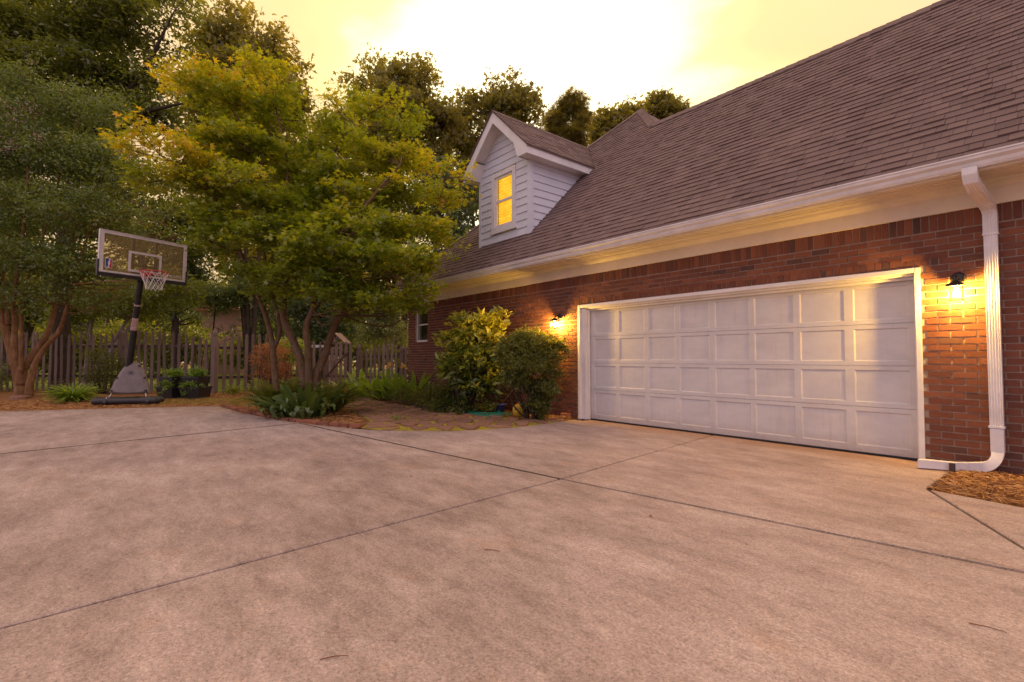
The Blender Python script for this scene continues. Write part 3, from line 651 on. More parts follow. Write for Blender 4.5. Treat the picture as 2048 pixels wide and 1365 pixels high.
for i in range(len(seeds)):
    poly = clip_cell(i)
    fit = []
    for p in poly:
        k = 1.0
        while k > .1 and not inside(seeds[i] + (p - seeds[i]) * min(1.0, k + .03), PATH): k -= .04
        fit.append(seeds[i] + (p - seeds[i]) * k)
    poly = fit
    if len(poly) < 4: continue
    c = sum(poly) / len(poly)
    rough = []
    for k in range(len(poly)):
        p, q = poly[k], poly[(k + 1) % len(poly)]
        rough += [p * .82 + q * .18, p * .5 + q * .5 + (c - (p + q) / 2) * random.uniform(-.04, .10), p * .18 + q * .82]
    mb = MB(); n = len(rough); h = random.uniform(0.014, 0.036); tl = (random.uniform(-.02, .02), random.uniform(-.02, .02))
    top = [(p[0], p[1], h + (p[0] - c[0]) * tl[0] + (p[1] - c[1]) * tl[1]) for p in (c + (q - c) * .95 for q in rough)]
    low = [(p[0], p[1], h - .012) for p in rough]; bot = [(p[0], p[1], -.03) for p in rough]
    v = [(a[0] - c[0], a[1] - c[1], a[2]) for a in bot + low + top]
    f = [(k * n + q, k * n + (q + 1) % n, (k + 1) * n + (q + 1) % n, (k + 1) * n + q) for k in range(2) for q in range(n)] + [tuple(2 * n + q for q in range(n))]
    mb.raw(v, f); o = mb.build('stone', 'stone', path); o.location = (c[0] - PREL[0], c[1] - PREL[1], 0)

# ------------------------------------------------------------------ house
HREL = (-5.0, 9.0, 0.0)
house = empty('brick_house', HREL, 'red brick house with two-car garage, brown shingle roof and one gabled dormer', 'house')
def hb(mb, name, mat, parent=None, **kw): return mb.build(name, mat, parent or house, rel=HREL, **kw)

YW, XL, XR = 7.12, -13.57, 5.0
YE, ZE, SL = 6.44, 3.126, 1.0                       # eave line and roof slope
RY, PX_, PY_ = 10.12, -8.2, 11.39                   # garage ridge, peak of the higher roof
def rz(y): return ZE + SL * (y - YE)
DX0, DX1, DTOP = -6.63, -1.385, 2.20                # garage opening
WX0, WX1, WZ0, WZ1 = -13.13, -12.42, 1.64, 2.64     # small window
w = MB(); y0, y1 = YW, YW + 0.22
w.box((XL + .01, y0, -0.1), (WX0, y1, 2.80)); w.box((WX0, y0, -0.1), (WX1, y1, WZ0)); w.box((WX0, y0, WZ1), (WX1, y1, 2.80))
w.box((WX1, y0, -0.1), (DX0, y1, 2.80)); w.box((DX0, y0, DTOP), (DX1, y1, 2.80)); w.box((DX1, y0, -0.1), (XR, y1, 2.80))
w.box((XL + .01, y1, -0.1), (XL + .23, 16, 2.8)); w.box((XR - .22, y1, -0.1), (XR, 13.5, 2.8))
w.box((XL + .23, 15.8, -0.1), (-4, 16, 2.8)); w.box((-4, 13.3, -0.1), (XR - .22, 13.5, 2.8))
hb(w, 'wall', 'mortar')
inn = MB(); inn.box((XL + .3, YW + .5, 0), (XR - .3, 13.0, 2.75)); hb(inn, 'interior', 'dark')

# bricks
PITCH_Z, PITCH_X, BL, BH = 0.0735, 0.209, 0.196, 0.0605
items = []                                          # (centre x, centre z, length, height)
def cut(x0, x1, z):
    """parts of a brick left over by the openings"""
    segs = [(x0, x1)]
    for a, b, za, zb in ((DX0, DX1, -1, DTOP), (-6.74, -1.19, DTOP, 2.307), (WX0, WX1, WZ0, WZ1), (WX0 - .06, WX1 + .06, 1.55, WZ0)):
        if za < z < zb:
            new = []
            for s, e in segs:
                if b <= s or a >= e: new.append((s, e)); continue
                if s < a: new.append((s, a - .002))
                if e > b: new.append((b + .002, e))
            segs = new
    return [q for q in segs if q[1] - q[0] > 0.03]
for k in range(-1, 35):
    z = k * PITCH_Z + PITCH_Z / 2; off = (k % 2) * PITCH_X / 2
    n = int((XR - XL) / PITCH_X) + 2
    for i in range(n):
        a = XL + i * PITCH_X - off; b = a + BL
        a, b = max(a, XL), min(b, XR)
        if b - a < .04: continue
        for s, e in cut(a, b, z): items.append(((s + e) / 2, z, e - s, BH))
x = XL
while x < XR:                                       # soldier course under the frieze
    items.append((x + .034, 2.681, .0625, .192)); x += .0735
x = -6.735
while x < -1.22:                                    # header course over the garage door
    items.append((x + .034, 2.256, .0625, .092)); x += .0735
x = WX0 - .055
while x < WX1 + .03: items.append((x + .034, 1.594, .0625, .082)); x += .0735
def face_size(it):
    px, py, d = project((it[0], YW, it[1]))
    if not (0 < px < 2070 and -20 < py < 1365): return 0
    if px < 1130 and 620 < py: return 0.05 * it[2] * it[3] / d ** 2
    return it[2] * it[3] / d ** 3
items.sort(key=face_size, reverse=True)
ub = MB(); ub.box((-.5, -.006, -.5), (.5, .03, .5)); ubm = ub.mesh('brick', 'brick')
rest = MB()
for i, (cx_, cz, ln, ht) in enumerate(items):
    dy = random.uniform(-.0035, .0025); e = 0 if ht > .07 else random.uniform(-.0015, .0015)
    if i < 300:
        o = link_mesh('brick', ubm, house); o.location = (cx_ - HREL[0], YW - .003 + dy - HREL[1], cz + e); o.scale = (ln, 1, ht)
    else:
        rest.box((cx_ - ln / 2, YW - .009 + dy, cz - ht / 2 + e), (cx_ + ln / 2, YW + .03, cz + ht / 2 + e), random.random() * .999 + .001)
hb(rest, 'brick', 'brick', kind='stuff')

# eaves: frieze board, moulding, soffit, gutter
EX0 = -13.80
t = MB(); t.box((EX0 + .2, YW - .045, 2.762), (XR + .3, YW + .0, 3.009)); hb(t, 'frieze_board', 'cream')
t = MB(); t.sweep([(YW - .046, 2.935), (YW - .046, 3.008), (YW - .135, 3.008), (YW - .125, 2.985), (YW - .085, 2.968)], EX0 + .2, XR + .3); hb(t, 'eave_moulding', 'cream')
t = MB(); t.box((EX0, YE + .11, 3.009), (XR + .4, YW + .02, 3.03))
for gy in (6.62, 6.72, 6.82): t.box((EX0, gy, 3.001), (XR + .4, gy + .035, 3.0085))
hb(t, 'soffit', 'cream')
t = MB(); t.box((EX0, YE + .085, 2.985), (XR + .4, YE + .109, 3.115)); hb(t, 'fascia', 'cream')
t = MB(); t.sweep([(YE + .083, 3.005), (YE + .03, 3.005), (YE + .012, 3.03), (YE + .004, 3.06), (YE - .03, 3.085), (YE - .034, 3.112), (YE - .046, 3.115), (YE - .046, 3.128), (YE - .028, 3.128), (YE - .024, 3.09), (YE + .012, 3.065), (YE + .02, 3.035), (YE + .035, 3.012), (YE + .083, 3.012)], EX0 - .05, XR + .45)
gut = hb(t, 'gutter', 'metalwhite')
for gx in (-11.2, -7.1, -3.2, 0.4):
    t = MB(); t.sweep([(YE + .02, 3.028), (YE + .008, 3.03), (YE + .0, 3.06), (YE - .033, 3.083), (YE - .0375, 3.11), (YE - .0475, 3.131), (YE - .02, 3.131)], gx, gx + .035); hb(t, 'joint_band', 'metalwhite', gut)

# roof deck
def roof_deck():
    mb = MB(); dz = -.03
    def r(x, y): return (x, y, rz(y) + dz)
    E0 = (EX0 + .05, YE + .03); QX = PX_ + (PY_ - RY)
    bk = 2 * RY - YE
    front = [r(*E0), r(XR + .4, YE + .03), r(XR + .4, RY), r(QX, RY), r(PX_, PY_)]
    mb.raw(front, [(0, 1, 2, 3, 4)])
    zt = rz(PY_) + dz
    mb.raw([(EX0 + .05, YE + .03, rz(YE + .03) + dz), (PX_, PY_, zt), (PX_, 18, zt), (EX0 + .05, 18, ZE + dz)], [(0, 1, 2, 3)])
    # facet of the higher roof that looks towards +x, and its back part
    mb.raw([(PX_, PY_, zt), (QX, RY, rz(RY) + dz), (PX_ + 4.9, RY + 3.65, ZE + dz), (PX_ + 4.9, 18, ZE + dz), (PX_, 18, zt)], [(0, 1, 2, 3, 4)])
    # back slope of the garage roof
    mb.raw([(QX, RY, rz(RY) + dz), (XR + .4, RY, rz(RY) + dz), (XR + .4, bk, ZE + dz), (PX_ + 4.9, bk, ZE + dz)], [(0, 1, 2, 3)])
    mb.raw([(XR + .4, YE + .03, ZE), (XR + .4, bk, ZE), (XR + .4, RY, rz(RY) + dz)], [(0, 1, 2)])
    mb.raw([(EX0 + .05, YE + .03, ZE), (EX0 + .05, 18, ZE), (PX_ + 4.9, 18, ZE)], [(0, 1, 2)])
    return hb(mb, 'roof', 'shingle')
roof = roof_deck()

# shingles: rows of wedges, each with its own width and thickness
SN = np.array([0, -SL, 1.0]); SN /= np.linalg.norm(SN); SV = np.array([0, 1.0, SL]); SV /= np.linalg.norm(SV)
DXC, DHW, DYF = -9.143, 0.948, 7.26                 # dormer centre, half width, front face
ROWH = 0.143
sh = []
s = 0.0; row = 0
while True:
    y = YE - .02 + s / math.sqrt(1 + SL * SL)
    if y > PY_ - .05: break
    hipx = EX0 + .05 + (PX_ - EX0 - .05) * (y - YE) / (PY_ - YE)
    x1 = XR + .42 if y < RY - .03 else PX_ + (PY_ - y)
    x = hipx - random.random() * .25
    while x < x1:
        wd = random.choice((.10, .13, .16, .19, .23)) * random.uniform(.9, 1.1)
        a, b = max(x, hipx), min(x + wd, x1)
        xc = (a + b) / 2
        hid = abs(xc - DXC) < DHW - .12 and DYF + .15 < y < 9.0
        if b - a > .02 and not hid: sh.append((a, b - .003, y, random.choice((.007, .008, .014, .017))))
        x += wd
    s += ROWH; row += 1
def sh_size(q):
    p = ((q[0] + q[1]) / 2, q[2], rz(q[2])); px, py, d = project(p)
    if d < 0 or not (0 < px < 2048 and 0 < py < 1365): return 0
    return (q[1] - q[0]) / d ** 2 * abs(float((np.array(p) - EYEP) @ SN)) / d
sh.sort(key=sh_size, reverse=True)
def wedge():
    mb = MB(); L = ROWH + .02
    mb.raw([(-.5, 0, 0), (.5, 0, 0), (.5, L, 0), (-.5, L, 0), (-.5, 0, 1), (.5, 0, 1), (.5, L, .1), (-.5, L, .1)],
           [(4, 5, 6, 7), (0, 1, 5, 4), (1, 2, 6, 5), (3, 0, 4, 7), (2, 3, 7, 6)]); return mb.mesh('shingle', 'shingle')
wm = wedge(); rest = MB()
RM = Matrix(((1, 0, 0), (0, SV[1], SN[1]), (0, SV[2], SN[2]))).to_4x4()
for i, (a, b, y, th) in enumerate(sh):
    p = np.array([(a + b) / 2, y, rz(y)]) - SN * .012
    if i < 300:
        o = link_mesh('shingle', wm, roof)
        o.matrix_local = Matrix.Translation((p[0] - HREL[0], p[1] - HREL[1], p[2])) @ RM @ Matrix.Diagonal((b - a, 1, th + .006, 1))
    else:
        L = ROWH + .02; hw = (b - a) / 2
        q = []
        for u, v, n in ((-hw, 0, 0), (hw, 0, 0), (hw, L, 0), (-hw, L, 0), (-hw, 0, th + .006), (hw, 0, th + .006), (hw, L, .002), (-hw, L, .002)):
            q.append(p + np.array([u, 0, 0]) + SV * v + SN * n)
        rest.raw(q, [(4, 5, 6, 7), (0, 1, 5, 4), (1, 2, 6, 5), (3, 0, 4, 7)], random.random() * .998 + .001)
hb(rest, 'shingle', 'shingle', roof, kind='stuff')
# ridge caps
rc = MB(); x = PX_ + (PY_ - RY)
while x < XR + .4:
    for sgn in (-1, 1):
        rc.raw([(x, RY, rz(RY) + .03), (x + .26, RY, rz(RY) + .018), (x + .26, RY + sgn * .15, rz(RY) - .15 + .012), (x, RY + sgn * .15, rz(RY) - .15 + .026)], [(0, 1, 2, 3) if sgn < 0 else (3, 2, 1, 0)], random.random())
    x += .2
hb(rc, 'ridge_cap', 'shingle', roof)
hc = MB()
for (a, b) in (((PX_, PY_), (PX_ + PY_ - RY, RY)), ((PX_, PY_), (EX0 + .05, YE + .03))):
    va, vb = np.array([*a, rz(a[1]) + .012]), np.array([*b, rz(b[1]) + .012]); n = int(np.linalg.norm(vb - va) / .2)
    dv_ = (vb - va) / n; sd = np.cross(dv_, (0, 0, 1.)); sd = sd / np.linalg.norm(sd) * .13
    for k in range(n):
        p = va + dv_ * k
        for sg in (-1, 1): hc.raw([p + (0, 0, .012), p + dv_ * 1.25 + (0, 0, .02), p + dv_ * 1.25 + sg * sd - (0, 0, .085), p + sg * sd - (0, 0, .09)], [(0, 1, 2, 3)], random.random())
hb(hc, 'hip_cap', 'shingle', roof)

# dormer
zb = rz(DYF) + .005
dx0, dx1 = DXC - DHW, DXC + DHW
ZTOP = 5.60; DRZ = 6.967; DSL = .965                # eave soffit level, ridge, slope
YF = 6.931
dc = MB()
gz = lambda x: DRZ - .13 - abs(x - DXC) * DSL
dc.prism([(dx0 + .03, DYF + .10, zb - .3), (dx1 - .03, DYF + .10, zb - .3), (dx1 - .03, DYF + .10, gz(dx1)), (DXC, DYF + .10, gz(DXC)), (dx0 + .03, DYF + .10, gz(dx0))], (0, .05, 0))
yr = YE + (gz(dx1) - ZE) / SL
for xx in (dx0 + .03, dx1 - .08): dc.prism([(xx, DYF + .152, zb - .2), (xx, yr, gz(dx1)), (xx, DYF + .152, gz(dx1))], (.05, 0, 0))
dormer = hb(dc, 'dormer', 'siding')
DWX0, DWX1, DWZ0, DWZ1 = -9.575, -8.68, 4.20, 5.63  # window with its casing
zbs, hgt = zb, .172
while zbs < DRZ - .25:
    za, zc = zbs, zbs + hgt + .012
    mid = (za + zc) / 2
    hx = min(DHW, (DRZ - .16 - mid) / DSL)
    if hx < .05: break
    segs = [(DXC - hx, DXC + hx)]
    if DWZ0 - .02 < mid < DWZ1 + .02: segs = [(DXC - hx, DWX0 - .002), (DWX1 + .002, DXC + hx)]
    elif za < DWZ1 < zc and False: pass
    for a, b in segs:
        hz = lambda x_, z_: x_ if abs(x_ - DXC) < hx - .001 else DXC + math.copysign(min(DHW, (DRZ - .13 - z_) / DSL), x_ - DXC)
        v = [(hz(a, za), DYF - .010, za), (hz(b, za), DYF - .010, za), (hz(b, zc), DYF + .012, zc), (hz(a, zc), DYF + .012, zc),
             (hz(a, za), DYF + .03, za), (hz(b, za), DYF + .03, za), (hz(b, zc), DYF + .03, zc), (hz(a, zc), DYF + .03, zc)]
        m_ = MB(); m_.raw(v, [(0, 1, 2, 3), (0, 4, 5, 1), (1, 5, 6, 2), (2, 6, 7, 3), (3, 7, 4, 0)]); hb(m_, 'siding_board', 'siding', dormer)
    zbs += hgt
zbs = zb
while zbs < ZTOP + .05:
    za, zc = zbs, min(zbs + hgt + .012, ZTOP + .1)
    for xx, sg in ((dx1, 1), (dx0, -1)):
        ya, yc = YE + (za - ZE) / SL + .02, YE + (zc - ZE) / SL + .02
        ya = max(ya, DYF + .02)
        v = [(xx + sg * .010, DYF + .03, za), (xx + sg * .010, ya, za), (xx - sg * .012, yc, zc), (xx - sg * .012, DYF + .03, zc),
             (xx - sg * .03, DYF + .03, za), (xx - sg * .03, ya, za), (xx - sg * .03, yc, zc), (xx - sg * .03, DYF + .03, zc)]
        f = [(0, 1, 2, 3), (0, 4, 5, 1), (1, 5, 6, 2), (2, 6, 7, 3)]
        m_ = MB(); m_.raw(v, f if sg > 0 else [q[::-1] for q in f]); hb(m_, 'siding_board', 'siding', dormer)
    zbs += hgt
for xx in (dx0, dx1):                                # corner boards
    m_ = MB(); sg = 1 if xx == dx1 else -1
    m_.box((min(xx - sg * .07, xx + sg * .019), DYF - .021, zb - .06), (max(xx - sg * .07, xx + sg * .019), DYF + .0, ZTOP + .03)); m_.box((min(xx, xx + sg * .019), DYF + .0, zb - .05), (max(xx, xx + sg * .019), DYF + .09, ZTOP + .03))
    hb(m_, 'corner_board', 'siding', dormer)
# rake boards, cornice returns, soffits
EXD = 1.215                                          # half width out to the fascia
fz = lambda d: DRZ - .03 - d * DSL
for sg in (-1, 1):
    X = lambda d: DXC + sg * d
    pts = [(X(0), YF, fz(0)), (X(EXD), YF, fz(EXD)), (X(EXD), YF, 5.586), (X(.90), YF, 5.586), (X(.757), YF, 5.955), (X(0), YF, fz(0) - .262)]
    if sg < 0: pts = pts[::-1]
    m_ = MB(); m_.prism(pts, (0, .028, 0)); hb(m_, 'rake_board', 'white', dormer)
    yr_t = YE + (fz(EXD) - ZE) / SL; yr_b = YE + (5.586 - ZE) / SL
    m_ = MB(); m_.prism([(X(EXD - .024), YF + .029, 5.586), (X(EXD - .024), yr_b + .03, 5.586), (X(EXD - .024), yr_t + .03, fz(EXD)), (X(EXD - .024), YF + .029, fz(EXD))], (sg * .024, 0, 0)); hb(m_, 'fascia', 'white', dormer)
    m_ = MB(); a_, b_ = sorted((X(DHW - .02), X(EXD - .026))); m_.box((a_, YF + .029, 5.60), (b_, yr_b + .05, 5.615)); hb(m_, 'soffit', 'white', dormer)
    m_ = MB(); m_.prism([(X(0), YF + .029, fz(0) - .14), (X(.80), YF + .029, fz(.80) - .14), (X(.80), YF + .029, fz(.80) - .12), (X(0), YF + .029, fz(0) - .12)], (0, DYF - YF + .02, 0)); hb(m_, 'soffit', 'white', dormer)
    m_ = MB(); a_, b_ = sorted((X(.76), X(.90))); m_.prism([(X(.90), YF + .029, 5.586), (X(.757), YF + .029, 5.955), (X(.757), YF + .029, 5.975), (X(.92), YF + .029, 5.586)], (0, DYF - YF + .0, 0)); hb(m_, 'return', 'white', dormer)
# dormer roof
dr = MB(); OV = 1.245
for sg in (-1, 1):
    X = lambda d: DXC + sg * d
    f0 = lambda d: DRZ - d * DSL
    dr.raw([(X(0), YF - .03, f0(0)), (X(OV), YF - .03, f0(OV)), (X(OV), YE + (f0(OV) - ZE) / SL + .1, f0(OV)), (X(0), YE + (f0(0) - ZE) / SL + .1, f0(0)),
            (X(0), YF - .03, f0(0) - .022), (X(OV), YF - .03, f0(OV) - .022), (X(OV), YE + (f0(OV) - ZE) / SL + .1, f0(OV) - .022), (X(0), YE + (f0(0) - ZE) / SL + .1, f0(0) - .022)],
           [(0, 1, 2, 3), (4, 7, 6, 5), (0, 4, 5, 1), (1, 5, 6, 2)])
hb(dr, 'dormer_roof', 'shingle', dormer)
ds = MB(); sl = math.hypot(1, DSL)
for sg in (-1, 1):
    dd = 0.0
    while dd < OV * sl - .02:
        d0 = OV - dd / sl; d1 = max(0, d0 - .15 / sl)
        zz0, zz1 = DRZ - d0 * DSL, DRZ - d1 * DSL
        y = YF - .035 - random.random() * .1; yend = YE + (zz0 - ZE) / SL + .03
        while y < yend:
            wd = random.choice((.11, .15, .19, .24, .30)); a, b = max(y, YF - .035), min(y + wd - .003, yend); th = random.choice((.009, .016))
            if b > a + .01:
                nx, nz = sg * DSL / sl, 1 / sl
                v = [(DXC + sg * d0 + nx * th, a, zz0 + nz * th), (DXC + sg * d0 + nx * th, b, zz0 + nz * th), (DXC + sg * d1 + nx * .004, b, zz1 + nz * .004), (DXC + sg * d1 + nx * .004, a, zz1 + nz * .004),
                     (DXC + sg * d0, a, zz0), (DXC + sg * d0, b, zz0)]
                f = [(0, 1, 2, 3), (4, 5, 1, 0)]
                ds.raw(v, f if sg > 0 else [q[::-1] for q in f], random.random())
            y += wd
        dd += ROWH
hb(ds, 'shingle', 'shingle', dormer, kind='stuff')
m_ = MB(); y = YF - .04
while y < YE + (DRZ - ZE) / SL:
    for sg in (-1, 1): m_.raw([(DXC, y, DRZ + .026), (DXC, y + .25, DRZ + .016), (DXC + sg * .13, y + .25, DRZ - .11), (DXC + sg * .13, y, DRZ - .10)], [(0, 1, 2, 3)], random.random())
    y += .19
hb(m_, 'ridge_cap', 'shingle', dormer)

# dormer window: casing, sashes, blinds, lit room
def frame(x0, x1, z0, z1, wd, ya, yb):
    m_ = MB(); m_.box((x0, ya, z0), (x0 + wd, yb, z1)); m_.box((x1 - wd, ya, z0), (x1, yb, z1)); m_.box((x0 + wd, ya, z1 - wd), (x1 - wd, yb, z1)); m_.box((x0 + wd, ya, z0), (x1 - wd, yb, z0 + wd)); return m_
cs = hb(frame(DWX0, DWX1, DWZ0, DWZ1, .105, DYF - .03, DYF + .02), 'window_casing', 'white', dormer)
m_ = frame(-9.47, -8.785, 4.305, 5.525, .055, DYF + .004, DYF + .05); m_.box((-9.415, DYF + .0, 4.895), (-8.84, DYF + .045, 4.95)); hb(m_, 'window_sash', 'metalwhite', dormer)
m_ = MB(); m_.box((DWX0 - .05, DYF - .05, DWZ0 - .045), (DWX1 + .05, DYF - .0, DWZ0 - .002)); hb(m_, 'window_sill', 'white', dormer)
m_ = MB(); m_.box((-9.415, DYF + .030, 4.36), (-8.84, DYF + .033, 5.47)); hb(m_, 'pane', 'pane', dormer)
# ------------------------------------------------------------------ hidden box of the lit room and its blinds
def uneven_emit(name, c0, c1, lo, hi, scale):
    m, t, b = new_mat(name)
    pos = t.add('ShaderNodeNewGeometry').outputs['Position']
    n = t.noise(t.scale(pos, (1, 1, 1.6)), scale, 4, 0.6)
    t.l.new(t.ramp(n, [(0.35, c0), (0.65, c1)]), b.inputs['Emission Color'])
    t.l.new(t.math('ADD', lo, t.math('MULTIPLY', n, (hi - lo))), b.inputs['Emission Strength'])
    b.inputs['Base Color'].default_value = (*c1, 1); return m
lit = uneven_emit('lit_room', (1.0, .48, .03), (1.0, .70, .12), .12, .95, 4.5)
blind = uneven_emit('lit_blind', (1.0, .62, .035), (1.0, .76, .08), .28, .72, 3.0)
m_ = MB(); m_.raw([(-9.42, DYF + .079, 4.30), (-8.80, DYF + .079, 4.30), (-8.80, DYF + .079, 5.50), (-9.42, DYF + .079, 5.50)], [(0, 1, 2, 3)]); m_.build('lit_room', lit, dormer, rel=HREL)
m_ = MB(); z = 4.42
while z < 5.49:
    m_.raw([(-9.415, DYF + .052, z - .022), (-8.84, DYF + .052, z - .022), (-8.84, DYF + .074, z + .020), (-9.415, DYF + .074, z + .020)], [(0, 1, 2, 3)])
    z += .066
m_.build('blind_slat', blind, dormer, kind='stuff', rel=HREL)

# small window at the far end of the wall
m_ = frame(WX0 + .002, WX1 - .002, WZ0 + .002, WZ1 - .002, .055, YW + .03, YW + .16); m_.box((WX0 + .057, YW + .08, 2.13), (WX1 - .057, YW + .12, 2.17)); sw = hb(m_, 'window', 'metalwhite')
m_ = MB(); m_.box((WX0 + .057, YW + .10, WZ0 + .06), (WX1 - .057, YW + .104, WZ1 - .06)); hb(m_, 'pane', 'pane', sw)
m_ = MB(); m_.box((WX0 + .05, YW + .17, WZ0 + .03), (WX1 - .05, YW + .18, WZ1 - .03)); hb(m_, 'backing', 'dark', sw)

# garage door surround
m_ = MB()
for a, b in ((DX0 + .002, DX0 + .055), (DX1 - .055, DX1 - .002)): m_.box((a, YW - .022, -.0), (b, YW + .03, DTOP - .002))
m_.box((DX0 + .057, YW - .022, DTOP - .055), (DX1 - .057, YW + .03, DTOP - .002))
hb(m_, 'door_casing', 'white', bevel=.004)
m_ = MB()
for a, b in ((DX0 + .02, DX0 + .16), (DX1 - .075, DX1 - .02)): m_.box((a, YW + .0305, 0), (b, YW + .145, DTOP - .03))
m_.box((DX0 + .162, YW + .0305, DTOP - .085), (DX1 - .077, YW + .145, DTOP - .03))
hb(m_, 'door_jamb', 'white', bevel=.006)
m_ = MB(); m_.box((DX0 + .16, YW + .085, .0), (DX0 + .195, YW + .125, DTOP - .09)); m_.box((DX0 + .196, YW + .09, DTOP - .12), (DX1 - .08, YW + .125, DTOP - .086)); hb(m_, 'door_stop', 'white', bevel=.004)
# the door: four hinged sections of eight recessed panels
YD = YW + .15
gx0, gx1 = DX0 + .15, DX1 - .06
cols = [(-6.35, -5.84), (-5.76, -5.21), (-5.13, -4.61), (-4.53, -4.01), (-3.92, -3.39), (-3.32, -2.79), (-2.71, -2.19), (-2.09, -1.54)]
rows = [(0.10, .52), (.63, 1.025), (1.135, 1.53), (1.64, 2.035)]
cuts = [0.018, .575, 1.08, 1.585, 2.13]
m_ = MB(); m_.box((gx0, YD + .016, .018), (gx1, YD + .05, 2.13))
for r_ in range(4):
    z0, z1 = cuts[r_] + (.0025 if r_ else 0), cuts[r_ + 1] - .0025; pa, pb = rows[r_]
    m_.box((gx0, YD - .004, z0), (gx1, YD + .016, pa)); m_.box((gx0, YD - .004, pb), (gx1, YD + .016, z1))
    xs = [gx0] + [q for c_ in cols for q in c_] + [gx1]
    for k in range(0, len(xs), 2): m_.box((xs[k], YD - .004, pa), (xs[k + 1], YD + .016, pb))
gd = hb(m_, 'garage_door', 'doorwhite')
for r_ in range(4):
    for a, b in cols:
        pa, pb = rows[r_]; i_ = .014
        q = MB(); o3 = [(a, pa), (b, pa), (b, pb), (a, pb)]; i3 = [(a + i_, pa + i_), (b - i_, pa + i_), (b - i_, pb - i_), (a + i_, pb - i_)]
        v = [(x_, YD - .001, z_) for x_, z_ in o3] + [(x_, YD + .008, z_) for x_, z_ in i3]
        q.raw(v, [(0, 1, 5, 4), (1, 2, 6, 5), (2, 3, 7, 6), (3, 0, 4, 7), (4, 5, 6, 7)]); hb(q, 'panel', 'doorwhite', gd)
m_ = MB(); m_.box((gx0, YD - .002, -.004), (gx1, YD + .045, .017)); hb(m_, 'bottom_seal', 'blackplastic', gd)
m_ = MB(); m_.box((-1.463, YW + .068, 1.27), (-1.445, YW + .10, 1.42)); hb(m_, 'latch_plate', 'white', gd, bevel=.003)

# downspout: elbow from the gutter, square leader, shoe lying along the ground
def rect_tube(mb, pts, hw, hd, side, ribs=0.0, nrib=5):
    """rectangular pipe through pts; `side` = fixed sideways axis"""
    pts = [np.asarray(p, float) for p in pts]; side = np.asarray(side, float); rings = []
    prof = []
    N = nrib * 4
    for face in range(4):
        for k in range(N if face in (0, 2) else 6):
            u = -1 + 2 * k / (N if face in (0, 2) else 6)
            rib = ribs * (1 if (k % 4) in (1, 2) else 0) * (1 if 1 < k < N - 1 else 0) if face in (0, 2) else 0
            prof.append({0: (u * hw, -hd + rib), 1: (hw, u * hd), 2: (-u * hw, hd - rib), 3: (-hw, -u * hd)}[face])
    for i in range(len(pts)):
        d = pts[min(i + 1, len(pts) - 1)] - pts[max(i - 1, 0)]; d /= np.linalg.norm(d); w_ = np.cross(side, d)
        rings.append([pts[i] + side * a - w_ * b for a, b in prof])
    n = len(prof)
    mb.raw([p for r in rings for p in r], [(i * n + k, i * n + (k + 1) % n, (i + 1) * n + (k + 1) % n, (i + 1) * n + k) for i in range(len(rings) - 1) for k in range(n)])
DSX, DSY = -.795, YW - .062
m_ = MB(); rect_tube(m_, [(DSX - .0, DSY, 2.62), (DSX, DSY, .22)], .052, .036, (1, 0, 0), .005)
spout = hb(m_, 'downspout', 'metalwhite')
m_ = MB(); el = [(-.86, YE + .03, 3.02), (-.86, YE + .03, 2.96), (-.858, YE + .06, 2.90), (-.845, YE + .18, 2.845), (-.82, DSY - .14, 2.785), (-.80, DSY - .03, 2.72), (DSX, DSY, 2.66), (DSX, DSY, 2.45)]
rect_tube(m_, el, .056, .040, (1, 0, 0), .004); hb(m_, 'elbow', 'metalwhite', spout)
m_ = MB(); arc = [(DSX, DSY, .45), (DSX, DSY, .215)] + [(DSX - .13 + .13 * math.cos(a), DSY - .06 * math.sin(a), .21 - .155 * math.sin(a)) for a in np.linspace(.15, 1.45, 9)] + [(DSX - .2, DSY - .085, .052), (-1.10, DSY - .20, .05), (-1.30, DSY - .30, .056), (-1.37, DSY - .335, .056)]
dd_ = []
rect_tube(m_, arc, .042, .048, (.0, 1, 0) / np.linalg.norm((.0, 1, 0)), .004, 4); hb(m_, 'outlet_shoe', 'metalwhite', spout)
for zz in (.46, 2.44):
    m_ = MB(); m_.box((DSX - .061, DSY - .044, zz), (DSX + .061, YW - .012, zz + .02)); hb(m_, 'strap', 'metalwhite', spout)
m_ = MB(); m_.box((-1.13, DSY - .30, -.02), (-1.085, DSY - .265, .09)); hb(m_, 'stake', 'rail', spout)
m_ = MB(); m_.box((-7.42, YW - .035, .49), (-7.33, YW - .008, .575)); hb(m_, 'outlet_cover', 'cream')

